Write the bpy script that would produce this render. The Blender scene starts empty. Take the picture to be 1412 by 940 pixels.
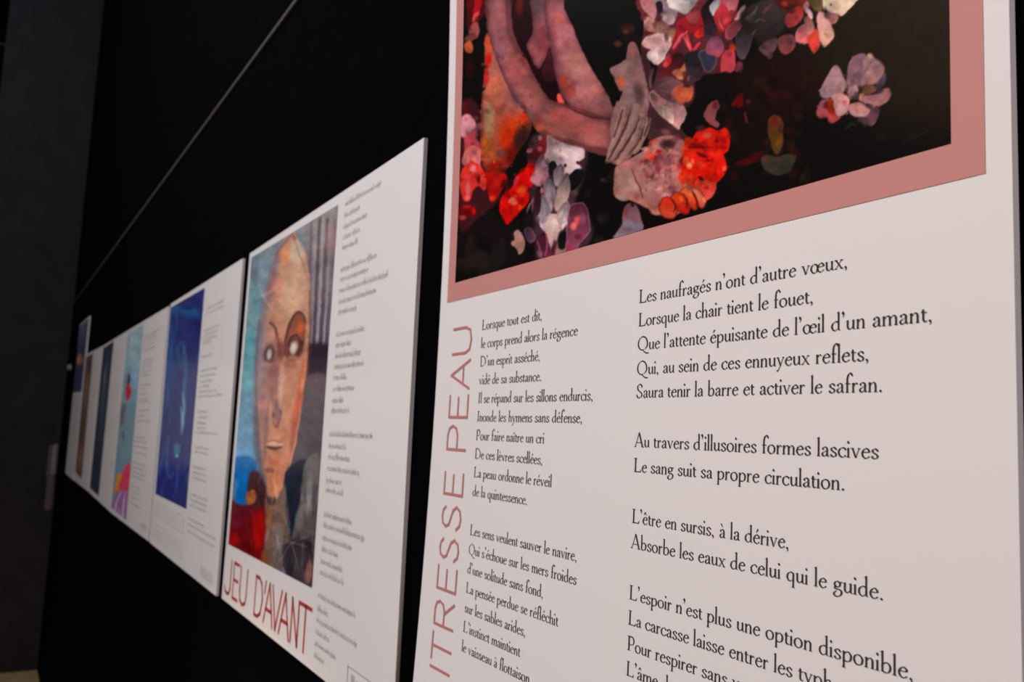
import bpy, math, random
import numpy as np

# ---------------------------------------------------------------- camera, light, exposure
S = 0.64                      # metres per unit of the layout fitted to image coordinates: x along the black wall, y into it, z up from the panels' lower edge
FLOOR = -2.0
def W(x, y, z): return (x*S, y*S, (z - FLOOR)*S)
FOCAL, YAW, PITCH, ROLL = 1199.74, 0.53272, 0.10970, 0.04425
EYE = (3.08989, -0.60588, 0.48881)
scene = bpy.context.scene; col = scene.collection
fw = np.array([-math.cos(YAW)*math.cos(PITCH), math.sin(YAW)*math.cos(PITCH), math.sin(PITCH)])
rt = np.cross(fw, [0, 0, 1]); rt /= np.linalg.norm(rt); up = np.cross(rt, fw)
rt, up = math.cos(ROLL)*rt + math.sin(ROLL)*up, -math.sin(ROLL)*rt + math.cos(ROLL)*up
from mathutils import Matrix, Vector
cam_data = bpy.data.cameras.new('camera'); cam = bpy.data.objects.new('camera', cam_data); col.objects.link(cam)
cam.matrix_world = Matrix([[rt[i], up[i], -fw[i], W(*EYE)[i]] for i in range(3)] + [[0, 0, 0, 1]])
cam_data.sensor_width = 36; cam_data.lens = FOCAL*36/1412; cam_data.clip_start = .02
cam_data.dof.use_dof = True; cam_data.dof.focus_distance = .56; cam_data.dof.aperture_fstop = cam_data.lens/2.5
scene.camera = cam
scene.view_settings.view_transform = 'Standard'; scene.view_settings.look = 'None'; scene.view_settings.exposure = 0; scene.view_settings.gamma = 1
scene.view_settings.use_curve_mapping = False
world = bpy.data.worlds.new('dark_hall'); scene.world = world; world.use_nodes = True
world.node_tree.nodes['Background'].inputs[0].default_value = (.75, .8, 1, 1); world.node_tree.nodes['Background'].inputs[1].default_value = .004

def lamp(name, loc, aim, watts, color, size, kind='AREA', cone=None):
    l = bpy.data.lights.new(name, kind); l.energy = watts; l.color = color
    if kind == 'AREA': l.shape = 'DISK'; l.size = size
    else: l.shadow_soft_size = size
    if cone: l.spot_size = math.radians(cone); l.spot_blend = .8
    o = bpy.data.objects.new(name, l); col.objects.link(o); o.location = W(*loc)
    o.rotation_euler = (Vector(W(*aim)) - Vector(W(*loc))).to_track_quat('-Z', 'Y').to_euler(); return o
lamp('ceiling_lamp_light', (1.5, -4.0, 4.0), (0.9, 0, .5), 112, (1, .92, .935), .5)
lamp('hall_lamp_light', (-3.4, -2.6, 5.2), (-4.6, 0, .5), 26, (1, .88, .86), .5)
lamp('warm_lamp_light', (4.4, -2.6, -.6), (2.75, 0, .2), 3, (1, .55, .25), .3)
lamp('blue_lamp_light', (-5.6, -2.2, 5.2), (-6.89, -.8, 4.4), 6, (.36, .52, 1), .3)
lamp('floor_lamp_light', (-5.4, -1.4, 1.0), (-6.6, -.5, -2.0), 10, (1, .8, .42), .2, 'SPOT', 60)
lamp('low_fill_light', (1.2, -2.4, -1.5), (.95, 0, -.86), 330, (1, .72, .5), .3, 'SPOT', 30)  # added fill, stands in for floor bounce on the lower wall
lamp('reflected_board_fill_light', (-7.6, -3.6, 3.4), (-10, -3.6, .6), 40, (1, .93, .88), .3, 'SPOT', 70)  # added fill, only lights the unseen board on the far wall
lamp('edge_fill_light', (5.3, -.5, 1.2), (2.75, 0, .5), 11, (1, .9, .93), .3)  # added fill from the right to brighten the panels' cut edges
lamp('warm_spot_light', (3.5, -1.5, 2.9), (2.95, 0, 1.45), 12, (1, .50, .18), .15, 'SPOT', 42)
# ---------------------------------------------------------------- painting of the printed pictures
def _blur(m, r):
    r = int(round(r))
    if r < 1: return m
    for ax in (0, 1):
        p = [(0, 0), (0, 0)]; p[ax] = (r + 1, r)
        c = np.cumsum(np.pad(m, p, mode='edge'), axis=ax)
        n = m.shape[ax]
        hi = np.take(c, range(2*r + 1, 2*r + 1 + n), axis=ax); lo = np.take(c, range(0, n), axis=ax)
        m = (hi - lo) / (2*r + 1)
    return m

def spline(pts, closed=True, n=6):
    P = np.array(pts, float); N = len(P); out = []
    for i in range(N if closed else N - 1):
        if closed: a, b, c, d = P[i-1], P[i], P[(i+1) % N], P[(i+2) % N]
        else: a, b, c, d = P[max(i-1, 0)], P[i], P[i+1], P[min(i+2, N-1)]
        for k in range(n):
            t = k / n
            out.append(.5*((2*b) + (c-a)*t + (2*a-5*b+4*c-d)*t*t + (3*b-a-3*c+d)*t**3))
    if not closed: out.append(P[-1])
    return np.array(out)

class Sheet:
    """One printed picture, painted stroke by stroke on a raster of its own."""
    def __init__(s, x0, y0, x1, y1, k, base, seed=3):
        s.x0, s.y0, s.k = x0, y0, k
        s.w, s.h = int((x1-x0)*k) + 1, int((y1-y0)*k) + 1
        s.a = np.ones((s.h, s.w, 3)) * np.array(base, float)
        rng = np.random.RandomState(seed); s.rng = rng
        n = np.zeros((s.h, s.w))
        for r, w in ((1, .5), (3, 1.0), (8, 1.2)):
            m = _blur(_blur(rng.uniform(-1, 1, (s.h, s.w)), r*k), r*k)
            n += w * m / (m.std() + 1e-9)
        s.n = np.clip(n / 3.2, -1.5, 1.5)
        m = _blur(_blur(rng.uniform(-1, 1, (s.h, s.w)), 5*k), 5*k); s.n2 = np.clip(m / (m.std()*2.2 + 1e-9), -1, 1)
        s.last = None; s.shade = None
    def grid(s, x0, y0, x1, y1):
        i0 = max(0, int((x0 - s.x0)*s.k)); i1 = min(s.w, int((x1 - s.x0)*s.k) + 2)
        j0 = max(0, int((y0 - s.y0)*s.k)); j1 = min(s.h, int((y1 - s.y0)*s.k) + 2)
        if i1 <= i0 or j1 <= j0: return None
        X, Y = np.meshgrid(s.x0 + np.arange(i0, i1)/s.k, s.y0 + np.arange(j0, j1)/s.k)
        return (slice(j0, j1), slice(i0, i1)), X, Y
    def put(s, sl, m, c, tex):
        if tex: c = c * (1 + tex*s.n[sl][..., None]) + tex*s.n2[sl][..., None]*np.array([40, -14, -26])*.6
        s.a[sl] = s.a[sl]*(1 - m[..., None]) + np.clip(c, 0, 255)*m[..., None]
    def poly(s, pts, c, c2=None, ax=None, soft=.7, sm=True, rim=None, tex=.13, al=1.0):
        P = spline(pts) if sm else np.array(pts, float); vein = None
        if s.shade and c2 is None and sm:                      # a petal: deep at its root, light towards the tip
            cen = P.mean(0); e, v = np.linalg.eigh(np.cov((P-cen).T)); d = v[:, 1]; t = (P-cen)@d
            if d@(cen - np.array(s.shade)) < 0: d = -d; t = -t
            c = np.array(c, float); c2 = np.minimum(c*1.14, 236); a0, a1 = cen+d*t.min(), cen+d*t.max(); ax = (*a0, *a1); vein = (cen, d, t.max()-t.min(), c.copy(), math.sqrt(max(e[0], .01))); c = c*.52
            soft = max(soft, .9)
        pad = soft*3 + 2
        g = s.grid(P[:, 0].min()-pad, P[:, 1].min()-pad, P[:, 0].max()+pad, P[:, 1].max()+pad)
        if g is None: return
        sl, X, Y = g; ins = np.zeros(X.shape, bool)
        Q = np.roll(P, -1, 0)
        for (xa, ya), (xb, yb) in zip(P, Q):
            if ya == yb: continue
            hit = (ya > Y) != (yb > Y)
            ins ^= hit & (X < (xb-xa)*(Y-ya)/(yb-ya) + xa)
        m0 = ins.astype(float); m = _blur(_blur(m0, soft*s.k*.7), soft*s.k*.7)
        col = np.ones(X.shape + (3,))*np.array(c, float)
        if c2 is not None:
            ax = ax or (P[:, 0].mean(), P[:, 1].min(), P[:, 0].mean(), P[:, 1].max())
            dx, dy = ax[2]-ax[0], ax[3]-ax[1]
            t = np.clip(((X-ax[0])*dx + (Y-ax[1])*dy)/(dx*dx+dy*dy), 0, 1)[..., None]
            col = col*(1-t) + np.array(c2, float)*t
        if rim is not None:
            rc, rw = rim; e = np.clip(1.6*(1 - _blur(_blur(m0, rw*s.k), rw*s.k)), 0, 1)[..., None]
            col = col*(1-e) + np.array(rc, float)*e
        s.put(sl, m*al, col, tex); s.last = (sl, m)
        if vein:
            cen, d, L, c0, wd = vein; n = np.array((-d[1], d[0])); keep, s.shade = s.shade, None
            for q in (-.9, -.35, .2, .8):
                f = s.rng.uniform(.72, 1.2); o = cen + n*wd*q
                s.line([tuple(cen - d*L*.42), tuple(o), tuple(o*.35 + (cen + d*L*.40 + n*wd*q*.8)*.65)], [.5, min(2.2, wd*.5), .5], np.clip(c0*f, 0, 238), .6, .38)
            s.shade = keep
    def line(s, pts, w, c, soft=.6, al=1.0, c2=None, tex=.1):
        P = spline(pts, False, 8); d = np.gradient(P, axis=0); L = np.hypot(d[:, 0], d[:, 1]) + 1e-9
        nrm = np.stack([-d[:, 1]/L, d[:, 0]/L], 1)
        ws = np.interp(np.linspace(0, 1, len(P)), np.linspace(0, 1, len(w)), w)[:, None] if isinstance(w, (list, tuple)) else w
        R = np.concatenate([P + nrm*ws/2, (P - nrm*ws/2)[::-1]])
        keep = s.last; s.poly(R, c, c2, (P[0][0], P[0][1], P[-1][0], P[-1][1]), soft, False, None, tex, al); s.last = keep
    def blob(s, x, y, rx, ry, c, al=.8, rot=0, clip=False, tex=.1):
        r = max(rx, ry); g = s.grid(x-r, y-r, x+r, y+r)
        if g is None: return
        sl, X, Y = g; a = math.radians(rot)
        u = ((X-x)*math.cos(a) + (Y-y)*math.sin(a))/rx; v = (-(X-x)*math.sin(a) + (Y-y)*math.cos(a))/ry
        m = np.clip(1 - u*u - v*v, 0, 1); m = m*m*(3-2*m)*al
        if clip and s.last is not None:
            full = np.zeros((s.h, s.w)); full[s.last[0]] = s.last[1]; m = m*full[sl]
        s.put(sl, m, np.ones(X.shape + (3,))*np.array(c, float), tex)
    def rebrush(s, box, n, r, jit, lo=34, seed=1, dl=.22):
        """go over a finished area with short dabs picked up from the wet paint nearby"""
        rng = np.random.RandomState(seed); src = s.a.copy()
        for i in range(n):
            x, y = rng.uniform(box[0], box[2]), rng.uniform(box[1], box[3]); q = rng.uniform(r[0], r[1])
            j = int(np.clip((y + rng.uniform(-jit, jit) - s.y0)*s.k, 0, s.h-1)); k = int(np.clip((x + rng.uniform(-jit, jit) - s.x0)*s.k, 0, s.w-1))
            c = src[j, k]
            if c.mean() < lo and rng.rand() < .75: continue
            s.blob(x, y, q, q*rng.uniform(.4, .8), np.clip(c*rng.uniform(1-dl, 1+dl*.8), 0, 235), rng.uniform(.5, .95), rng.uniform(0, 180), tex=.06)
    def petals(s, box, n, r, jit, lo=40, seed=1):
        """small petals, each a darker or lighter tone of what lies under it"""
        rng = np.random.RandomState(seed); src = s.a.copy()
        for i in range(n):
            x, y = rng.uniform(box[0], box[2]), rng.uniform(box[1], box[3]); q = rng.uniform(*r)
            j = int(np.clip((y + rng.uniform(-jit, jit) - s.y0)*s.k, 0, s.h-1)); k = int(np.clip((x + rng.uniform(-jit, jit) - s.x0)*s.k, 0, s.w-1))
            c = src[j, k]
            if c.mean() < lo: continue
            a = rng.uniform(.1, 2*math.pi); dx, dy = math.cos(a), math.sin(a); w = q*rng.uniform(.25, .42); f = rng.uniform(.85, 1.1)
            P = [(x-dx*q*.5, y-dy*q*.5), (x-dy*w, y+dx*w), (x+dx*q*.4-dy*w*.7, y+dy*q*.4+dx*w*.7), (x+dx*q*.55, y+dy*q*.55), (x+dx*q*.4+dy*w*.7, y+dy*q*.4-dx*w*.7), (x+dy*w, y-dx*w)]
            s.poly(P, c*f*.66, np.minimum(c*f*1.12, 232), (x-dx*q*.5, y-dy*q*.5, x+dx*q*.5, y+dy*q*.5), .6, al=.72, tex=.08)
    def ruffle(s, amp, r, seed=2):
        """break up the clean edges with a wandering brush"""
        rng = np.random.RandomState(seed); J, I = np.mgrid[0:s.h, 0:s.w]; d = []
        for q in range(2):
            m = _blur(_blur(rng.uniform(-1, 1, (s.h, s.w)), r*s.k), r*s.k); d.append(m/m.std()*amp*s.k*.6)
        x = np.clip(I + d[0], 0, s.w-1).astype(int); y = np.clip(J + d[1], 0, s.h-1).astype(int)
        s.a = s.a[y, x]
    def at(s, x, y):
        fx = np.clip((x - s.x0)*s.k, 0, s.w - 1.001); fy = np.clip((y - s.y0)*s.k, 0, s.h - 1.001)
        i, j = fx.astype(int), fy.astype(int); u, v = (fx-i)[:, None], (fy-j)[:, None]
        A = s.a
        return (A[j, i]*(1-u) + A[j, i+1]*u)*(1-v) + (A[j+1, i]*(1-u) + A[j+1, i+1]*u)*v

def flower(S, x, y, r, n, cols, seed, squash=1.0, heart=(70, 25, 30)):
    """a loose blossom of overlapping petals"""
    rng = np.random.RandomState(seed)
    for ring, rr in ((0, 1.0), (1, .62)):
        for i in range(n):
            a = 2*math.pi*(i + .5*ring)/n + rng.uniform(-.25, .25); q = r*rr*rng.uniform(.85, 1.12); w = q*rng.uniform(.34, .5)
            dx, dy = math.cos(a), math.sin(a)*squash; nx, ny = -dy, dx
            c = np.array(cols[rng.randint(len(cols))], float)*rng.uniform(.8, 1.1)
            pts = [(x+dx*q*.08, y+dy*q*.08), (x+dx*q*.55+nx*w*.8, y+dy*q*.55+ny*w*.8), (x+dx*q*.92+nx*w*.6, y+dy*q*.92+ny*w*.6),
                   (x+dx*q*1.02, y+dy*q*1.02), (x+dx*q*.9-nx*w*.65, y+dy*q*.9-ny*w*.65), (x+dx*q*.5-nx*w*.75, y+dy*q*.5-ny*w*.75)]
            S.poly(pts, c*.62, c, (x, y, x+dx*q, y+dy*q), .6, rim=(np.minimum(c*1.18, 235), max(.6, r*.06)))
    S.blob(x, y, r*.22, r*.22*squash, heart, .8)

def paint_flowers():
    S = Sheet(600, -420, 1345, 430, 1.6, (17, 12, 12), 5)
    # olive tone at the upper right, warm black elsewhere
    S.blob(1330, -60, 330, 300, (56, 44, 24), 1.0, tex=.05); S.blob(1230, 60, 190, 130, (40, 30, 20), .7, tex=.05)
    S.blob(1075, 115, 90, 60, (45, 12, 12), .6); S.blob(835, 40, 60, 60, (16, 14, 10), .8)
    S.blob(690, 330, 80, 60, (36, 20, 22), .6); S.blob(1050, 170, 60, 60, (38, 14, 14), .6)
    S.blob(760, 330, 70, 50, (14, 12, 14), .7); S.blob(660, 365, 30, 24, (52, 42, 36), .5); S.blob(688, 350, 14, 22, (34, 34, 30), .6); S.blob(648, 345, 10, 30, (52, 26, 26), .6)
    rng = np.random.RandomState(17)
    for i in range(70):
        x, y = rng.uniform(630, 900), rng.uniform(230, 400); S.blob(x, y, rng.uniform(5, 16), rng.uniform(4, 12), [(40,36,30),(44,24,26),(30,32,34),(10,9,10)][i % 4], .5, rng.uniform(0, 180))
    for i in range(50):
        x, y = rng.uniform(1000, 1120), rng.uniform(110, 245); S.blob(x, y, rng.uniform(6, 22), rng.uniform(4, 12), [(62,18,14),(50,28,20),(30,12,14),(12,9,9)][i % 4], .5, rng.uniform(0, 180))
    # blossoms of the part above
    for i, (x, y, r, cs) in enumerate([(905, -60, 46, 0), (985, -70, 50, 1), (1060, -50, 44, 0), (1120, -90, 46, 2), (1000, -170, 60, 0), (900, -170, 52, 1), (660, -60, 24, 1),
                                       (655, -140, 26, 0), (1090, -190, 50, 1), (940, -270, 55, 2), (1040, -290, 50, 0), (1160, -20, 30, 2)]):
        flower(S, x, y, r, 6, [[(205, 165, 165), (190, 120, 125)], [(175, 50, 55), (150, 40, 50), (200, 90, 90)], [(215, 185, 165), (190, 130, 125)]][cs], 40+i)
    S.poly([(634,150),(662,150),(674,240),(690,270),(660,300),(632,310)], (70,24,30), soft=3); S.poly([(728,200),(756,184),(806,200),(806,240),(790,290),(812,300),(812,335),(770,355),(742,360),(735,300)], (70,42,50), soft=3); S.poly([(895,100),(950,95),(955,140),(920,150)], (76,44,48), soft=2)
    # ---- left margin of blossoms
    S.poly([(646,-4),(671,-4),(668,18),(660,30),(655,45),(645,42),(643,20)], (105,10,16), (70,10,14))
    S.poly([(655,-3),(664,-3),(662,12),(657,24),(652,20)], (175,15,20)); S.poly([(653,20),(661,15),(658,26),(651,30)], (190,70,75))
    S.poly([(650,33),(658,30),(661,42),(657,52),(650,50),(645,44)], (150,78,78), rim=((120,60,60),1.5)); S.poly([(641,52),(652,44),(656,50),(650,57),(643,56)],(120,60,55))
    S.poly([(640,60),(648,56),(652,64),(650,72),(644,72),(640,68)], (190,100,70), (170,80,45)); S.blob(647,63,4,4,(205,80,40),.7)
    S.blob(647,95,8,20,(60,14,12),.7); S.blob(640,146,6,8,(110,30,16),.7)
    # ---- hip, warm ochre flank at far left
    S.poly([(669,48),(667,75),(667,100),(664,130),(662,165),(662,200),(664,222),(672,236),(690,240),(702,228),(714,208),(727,190),(733,172),(729,150),(716,122),(700,96),(686,70),(677,48)], (168,98,84), (165,70,40), (690,110,690,240), .9, rim=((110,50,34),5))
    S.blob(674,60,7,16,(205,80,50),.9,clip=True); S.blob(673,82,6,14,(205,20,22),.95,clip=True); S.blob(670,105,5,16,(190,20,35),.8,clip=True)
    S.blob(680,118,12,20,(195,105,75),.8,clip=True); S.blob(674,165,10,34,(165,132,98),.85,clip=True); S.blob(668,198,9,14,(200,105,40),.9,clip=True)
    S.blob(700,140,18,26,(165,92,84),.8,clip=True); S.blob(709,136,6,18,(118,80,92),.8,-25,True); S.blob(690,150,14,6,(120,55,52),.6,-40,True)
    S.blob(705,176,22,24,(200,62,20),.9,clip=True); S.blob(700,192,16,20,(195,48,8),.95,clip=True); S.blob(722,163,8,14,(190,45,15),.9,clip=True)
    S.blob(720,190,16,26,(62,28,22),.95,20,True); S.blob(708,215,22,18,(110,12,10),.95,clip=True); S.blob(677,215,9,22,(165,85,50),.8,clip=True)
    S.blob(690,212,9,8,(125,68,62),.9,clip=True); S.blob(684,230,18,12,(140,18,12),.9,clip=True); S.blob(700,236,14,8,(50,16,16),.8,clip=True)
    # ---- dark hollow between the limbs
    S.poly([(703,-4),(757,-4),(752,20),(738,45),(728,60),(734,82),(750,98),(757,68),(765,95),(775,125),(790,148),(760,142),(744,118),(730,92),(716,64),(707,30)], (48,16,22), (30,6,14), soft=1.2)
    S.blob(716,10,7,18,(110,30,22),.8); S.blob(712,40,14,30,(40,14,20),.7); S.poly([(768,132),(772,129),(779,143),(770,142)], (222,85,82)); 
    # ---- knee and shin behind
    S.poly([(735,-4),(786,-4),(770,30),(762,55),(758,66),(750,84),(742,95),(734,84),(726,64),(728,55),(734,42),(732,15)], (112,74,80), (156,84,90), soft=1.0, rim=((80,40,46),5))
    S.blob(748,55,20,28,(138,62,70),.8,clip=True); S.blob(734,66,10,14,(165,92,94),.8,clip=True); S.blob(742,8,12,14,(100,74,80),.7,clip=True)
    S.poly([(757,66),(752,84),(746,96),(752,112),(764,112),(768,100),(762,82)], (74,34,40), (52,14,24)) 
    # ---- big leg, from upper left to the wrist
    S.poly([(752,-5),(780,-5),(788,30),(800,60),(812,86),(826,108),(838,130),(849,148),(850,160),(836,165),(812,161),(794,151),(780,140),(771,125),(766,105),(762,80),(757,60),(752,30)], (162,94,102), (158,94,92), (770,0,830,160), .9, rim=((86,42,48),8))
    S.blob(765,12,14,24,(150,88,98),.7,clip=True); S.blob(770,24,14,8,(185,95,80),.7,40,True); S.blob(764,46,5,5,(190,70,50),.7,clip=True)
    S.blob(782,50,22,28,(182,108,116),.9,-25,True); S.blob(800,88,26,34,(180,118,112),.95,-32,True); S.blob(812,118,26,24,(178,110,108),.9,-32,True)
    S.blob(776,112,8,12,(182,62,42),.8,clip=True); S.blob(785,125,12,14,(150,58,50),.7,clip=True); S.blob(835,142,14,16,(134,88,92),.8,clip=True)
    S.blob(806,66,5,34,(120,66,74),.7,-32,True); S.blob(764,85,4,34,(110,58,66),.7,-6,True); S.blob(829,110,5,30,(98,52,58),.6,-32,True); S.blob(795,40,4,34,(120,60,62),.7,-26,True)
    # ---- arm: down from the top, elbow, forearm to the wrist
    S.poly([(670,-5),(702,-5),(706,30),(712,55),(724,80),(738,105),(748,124),(760,138),(780,143),(800,150),(820,158),(842,165),(846,185),(840,212),(828,213),(806,207),(780,200),(757,193),(745,186),(734,172),(722,152),(706,132),(696,110),(684,82),(676,56),(670,30)], (152,90,94), (156,90,86), (680,0,760,190), .9, rim=((80,40,46),7))
    S.blob(684,25,13,46,(152,92,96),.8,-4,True); S.blob(691,72,12,34,(148,92,104),.7,-22,True); S.blob(712,98,20,28,(176,92,92),.85,-30,True)
    S.blob(700,20,5,40,(112,58,66),.8,-4,True); S.blob(716,72,7,38,(120,62,62),.8,-27,True); S.blob(726,84,8,12,(150,64,56),.7,clip=True)
    S.blob(732,128,18,30,(178,102,98),.85,-30,True); S.blob(699,118,4,40,(112,68,82),.8,-24,True); S.blob(714,146,5,22,(96,60,72),.8,-35,True)
    S.blob(733,160,8,10,(130,90,78),.8,clip=True); S.blob(741,164,9,12,(140,66,62),.8,clip=True); S.blob(744,176,10,8,(185,88,60),.8,clip=True); S.blob(758,177,8,6,(180,88,60),.7,clip=True)
    S.blob(776,162,26,16,(182,84,82),.85,12,True); S.blob(800,172,40,18,(176,92,88),.8,14,True); S.blob(820,190,24,16,(172,98,94),.8,14,True)
    S.blob(790,146,40,6,(132,52,54),.7,16,True); S.blob(790,200,50,9,(104,58,58),.9,14,True); S.blob(830,208,22,8,(98,54,54),.9,10,True); S.blob(752,186,12,8,(105,60,52),.7,30,True)
    S.line([(776,142),(795,153),(815,161),(842,165)], [1,3,2.5,1], (82,30,38), .7, .85)
    # ---- dark gap right of the leg
    S.poly([(782,-5),(884,-5),(886,40),(884,55),(870,62),(862,78),(842,94),(846,110),(852,136),(846,148),(836,126),(818,98),(804,72),(793,44)], (14,12,11), soft=1.3, tex=.05)
    S.blob(865,40,14,12,(70,32,24),.8); S.blob(852,60,8,6,(110,52,34),.8); S.blob(862,43,5,4,(120,60,40),.6); S.blob(872,55,16,8,(34,12,14),.9)
    # ---- lower shin, in shade, running to the foot
    S.poly([(884,58),(895,85),(898,108),(905,132),(918,152),(932,168),(943,182),(948,196),(930,206),(908,203),(894,192),(888,170),(884,140)], (80,46,54), (70,42,44), soft=1.0)
    S.blob(893,100,7,40,(60,26,34),.7,-10,True); S.blob(912,165,18,20,(60,36,38),.7,clip=True); S.blob(890,130,8,24,(78,52,56),.8,clip=True)
    # ---- wrist and hand
    S.poly([(866,62),(873,57),(879,66),(884,82),(888,100),(893,122),(895,140),(893,160),(889,180),(882,196),(874,210),(864,222),(852,228),(843,224),(838,221),(840,208),(846,190),(842,188),(841,170),(846,150),(853,140),(860,120),(864,100),(862,85)], (142,102,102), (128,88,86), (868,60,862,225), .8)
    S.poly([(840,95),(852,88),(862,82),(866,100),(862,120),(856,126),(850,118),(846,106)], (142,112,112), (150,96,84)); S.blob(856,112,7,8,(190,85,52),.9,clip=True)
    S.blob(871,72,6,10,(165,100,90),.7); S.blob(868,105,10,20,(132,100,104),.7); S.blob(880,128,10,22,(84,56,60),.8,-10); S.blob(868,132,12,18,(140,106,106),.7)
    for pts in ([(859,146),(855,165),(849,185),(842,205),(837,222)], [(877,143),(872,165),(863,186),(852,205),(842,220)], [(885,156),(879,175),(871,192),(861,210),(852,227)], [(892,162),(890,178),(884,193),(877,206),(872,212)]):
        S.line(pts, [9,9,9,8,5], (150,112,108), .8, c2=(146,108,98)); S.line([(a-1,b) for a, b in pts], [2,3,3,2,1], (172,132,122), .8, .6)
    S.line([(853,140),(847,158),(844,175),(843,188)], [6,7,6,4], (138,98,98), .8)
    for pts in ([(858,150),(853,170),(846,190)], [(869,150),(864,168),(857,186),(848,204),(838,220)], [(882,158),(877,174),(868,190),(858,206),(848,220)], [(890,164),(885,184),(877,200),(866,214)], [(895,150),(893,172),(888,188)]):
        S.line(pts, [1.5,3,3,2], (78,44,48), .7, .85)
    S.blob(838,221,5,5,(120,80,72),.7); S.blob(852,224,5,5,(172,128,108),.7)
    # ---- foot
    S.poly([(848,231),(846,250),(846,266),(850,273),(858,277),(868,276),(880,280),(892,287),(900,294),(912,297),(926,297),(942,292),(958,282),(968,266),(970,240),(960,210),(940,192),(925,186),(905,190),(890,205),(876,214),(862,222),(852,228)], (168,112,110), (166,105,98), soft=.8)
    S.blob(862,250,18,26,(172,132,122),.9,clip=True); S.blob(855,272,12,6,(165,140,130),.8,clip=True); S.blob(876,255,8,12,(182,140,132),.7,clip=True)
    S.line([(870,232),(877,248),(884,264),(886,274)], [1,2,2,1.5], (92,48,52), .8, .8)
    rng = np.random.RandomState(8)
    for i in range(46):
        x, y = rng.uniform(883, 945), rng.uniform(192, 268)
        if (x-883)*.55 + 205 < y - 42 or y < 250 - (x-855)*.9: continue
        c = [(190,110,112), (170,80,90), (205,135,130), (135,55,70), (196,90,84)][i % 5]
        S.blob(x, y, rng.uniform(5, 9), rng.uniform(3, 6), c, .75, rng.uniform(0, 180))
    S.blob(900,195,10,4,(190,80,62),.8,-15); S.blob(921,198,15,9,(60,30,34),.95); S.blob(896,215,10,9,(215,85,70),.9); S.blob(902,217,7,6,(205,30,16),.9); S.blob(890,222,8,4,(120,18,16),.8); S.blob(908,208,6,4,(170,24,20),.9)
    S.blob(889,205,9,4,(205,140,140),.8); S.blob(918,182,9,5,(150,72,80),.8,20); S.blob(932,190,8,8,(120,56,66),.7); S.blob(930,210,8,4,(205,125,118),.8); S.blob(918,222,14,8,(150,86,96),.8)
    S.blob(895,262,12,18,(178,125,120),.85); S.blob(890,230,10,8,(192,126,126),.8); S.blob(930,240,10,6,(215,130,125),.8); S.blob(920,270,9,5,(190,130,140),.8); S.blob(905,292,12,5,(196,128,100),.7)
    # ---- red blossom on the foot and the toes
    S.poly([(943,190),(952,193),(962,180),(978,176),(990,180),(1001,176),(1006,190),(1004,206),(998,213),(1002,228),(1000,238),(993,248),(980,258),(966,256),(952,246),(941,236),(938,220),(944,206)], (206,28,12), (212,26,10), soft=.7)
    for x, y, rx, ry, c, r in ((960,200,14,7,(130,8,8),10),(975,193,14,5,(225,40,14),0),(968,214,12,4,(110,6,8),25),(985,212,12,6,(225,50,22),10),(978,222,12,3,(150,8,8),0),(966,228,10,6,(232,66,34),0),(985,235,14,10,(226,32,8),0),
                              (998,198,7,12,(165,16,18),0),(990,192,5,8,(110,10,18),30),(975,186,9,5,(190,90,72),0),(946,200,5,14,(230,60,20),10),(952,212,8,8,(214,40,18),0),(950,228,6,6,(226,150,105),20),(941,222,7,7,(110,14,14),0),(955,222,3,6,(235,110,80),-20),(998,232,4,5,(225,110,80),0),(972,238,18,7,(212,20,8),0),(966,176,9,7,(70,30,44),0)):
        S.blob(x, y, rx, ry, c, .9, r)
    for x in range(948, 1000, 6): S.line([(x-6, 198+(x % 5)), (x+2, 203), (x+10, 200+(x % 7))], [.5,2,.5], (96,4,6), .5, .55)
    S.poly([(966,248),(985,250),(988,258),(984,268),(978,274),(970,276),(962,266)], (200,60,48), (205,80,70)); S.blob(974,258,5,4,(170,20,16),.8)
    S.poly([(938,236),(952,240),(962,250),(960,258),(946,254),(936,248)], (210,58,24)); S.blob(966,246,6,4,(40,8,10),.9,30)
    for pts, c, c2 in ((((951,260),(960,258),(968,266),(973,276),(972,285),(965,287),(959,276)), (214,134,98), (196,80,66)), (((936,267),(942,259),(949,258),(958,269),(962,283),(957,290),(947,280)), (220,112,50), (206,54,30)),
                       (((924,276),(929,266),(936,265),(945,275),(951,288),(947,296),(937,292)), (216,84,34), (190,24,14)), (((908,284),(912,274),(920,270),(929,277),(934,289),(930,300),(918,301),(911,295)), (210,50,26), (205,84,52))):
        S.poly(pts, c, c2, (pts[1][0], pts[1][1], pts[-2][0], pts[-2][1]), .8, rim=((130,20,14),2.0)); S.blob(pts[2][0]+3, pts[2][1]+9, 4, 6, np.minimum(np.array(c)*1.15, 255), .7, -30, True)
    S.line([(926,274),(931,284),(928,292)], [1,2,1], (100,10,12), .6); S.line([(940,266),(947,276),(946,288)], [1,2,1], (90,8,10), .6); S.line([(953,262),(960,274),(960,286)], [1,2,1], (70,10,14), .6)
    # ---- red and pink cluster at the lower left
    S.poly([(634,165),(640,158),(645,157),(650,160),(656,168),(656,184),(648,192),(640,190),(634,186)], (205,136,144), rim=((180,95,110),1.5))
    S.poly([(640,190),(652,180),(657,192),(663,200),(663,214),(655,218),(645,214),(640,206)], (200,78,92)); S.blob(651,200,5,5,(160,30,50),.8,clip=True)
    S.poly([(641,206),(652,200),(663,208),(662,222),(664,236),(655,238),(645,230),(637,224)], (205,110,106)); S.blob(650,222,4,8,(150,40,30),.8,clip=True); S.blob(640,222,5,8,(165,95,90),.8,clip=True)
    S.poly([(640,228),(656,224),(668,236),(671,250),(668,262),(660,256),(652,262),(648,275),(640,276),(635,262),(634,246)], (205,52,46)); S.blob(652,233,6,8,(215,130,135),.9,clip=True); S.blob(644,250,6,12,(196,70,72),.8,clip=True)
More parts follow.
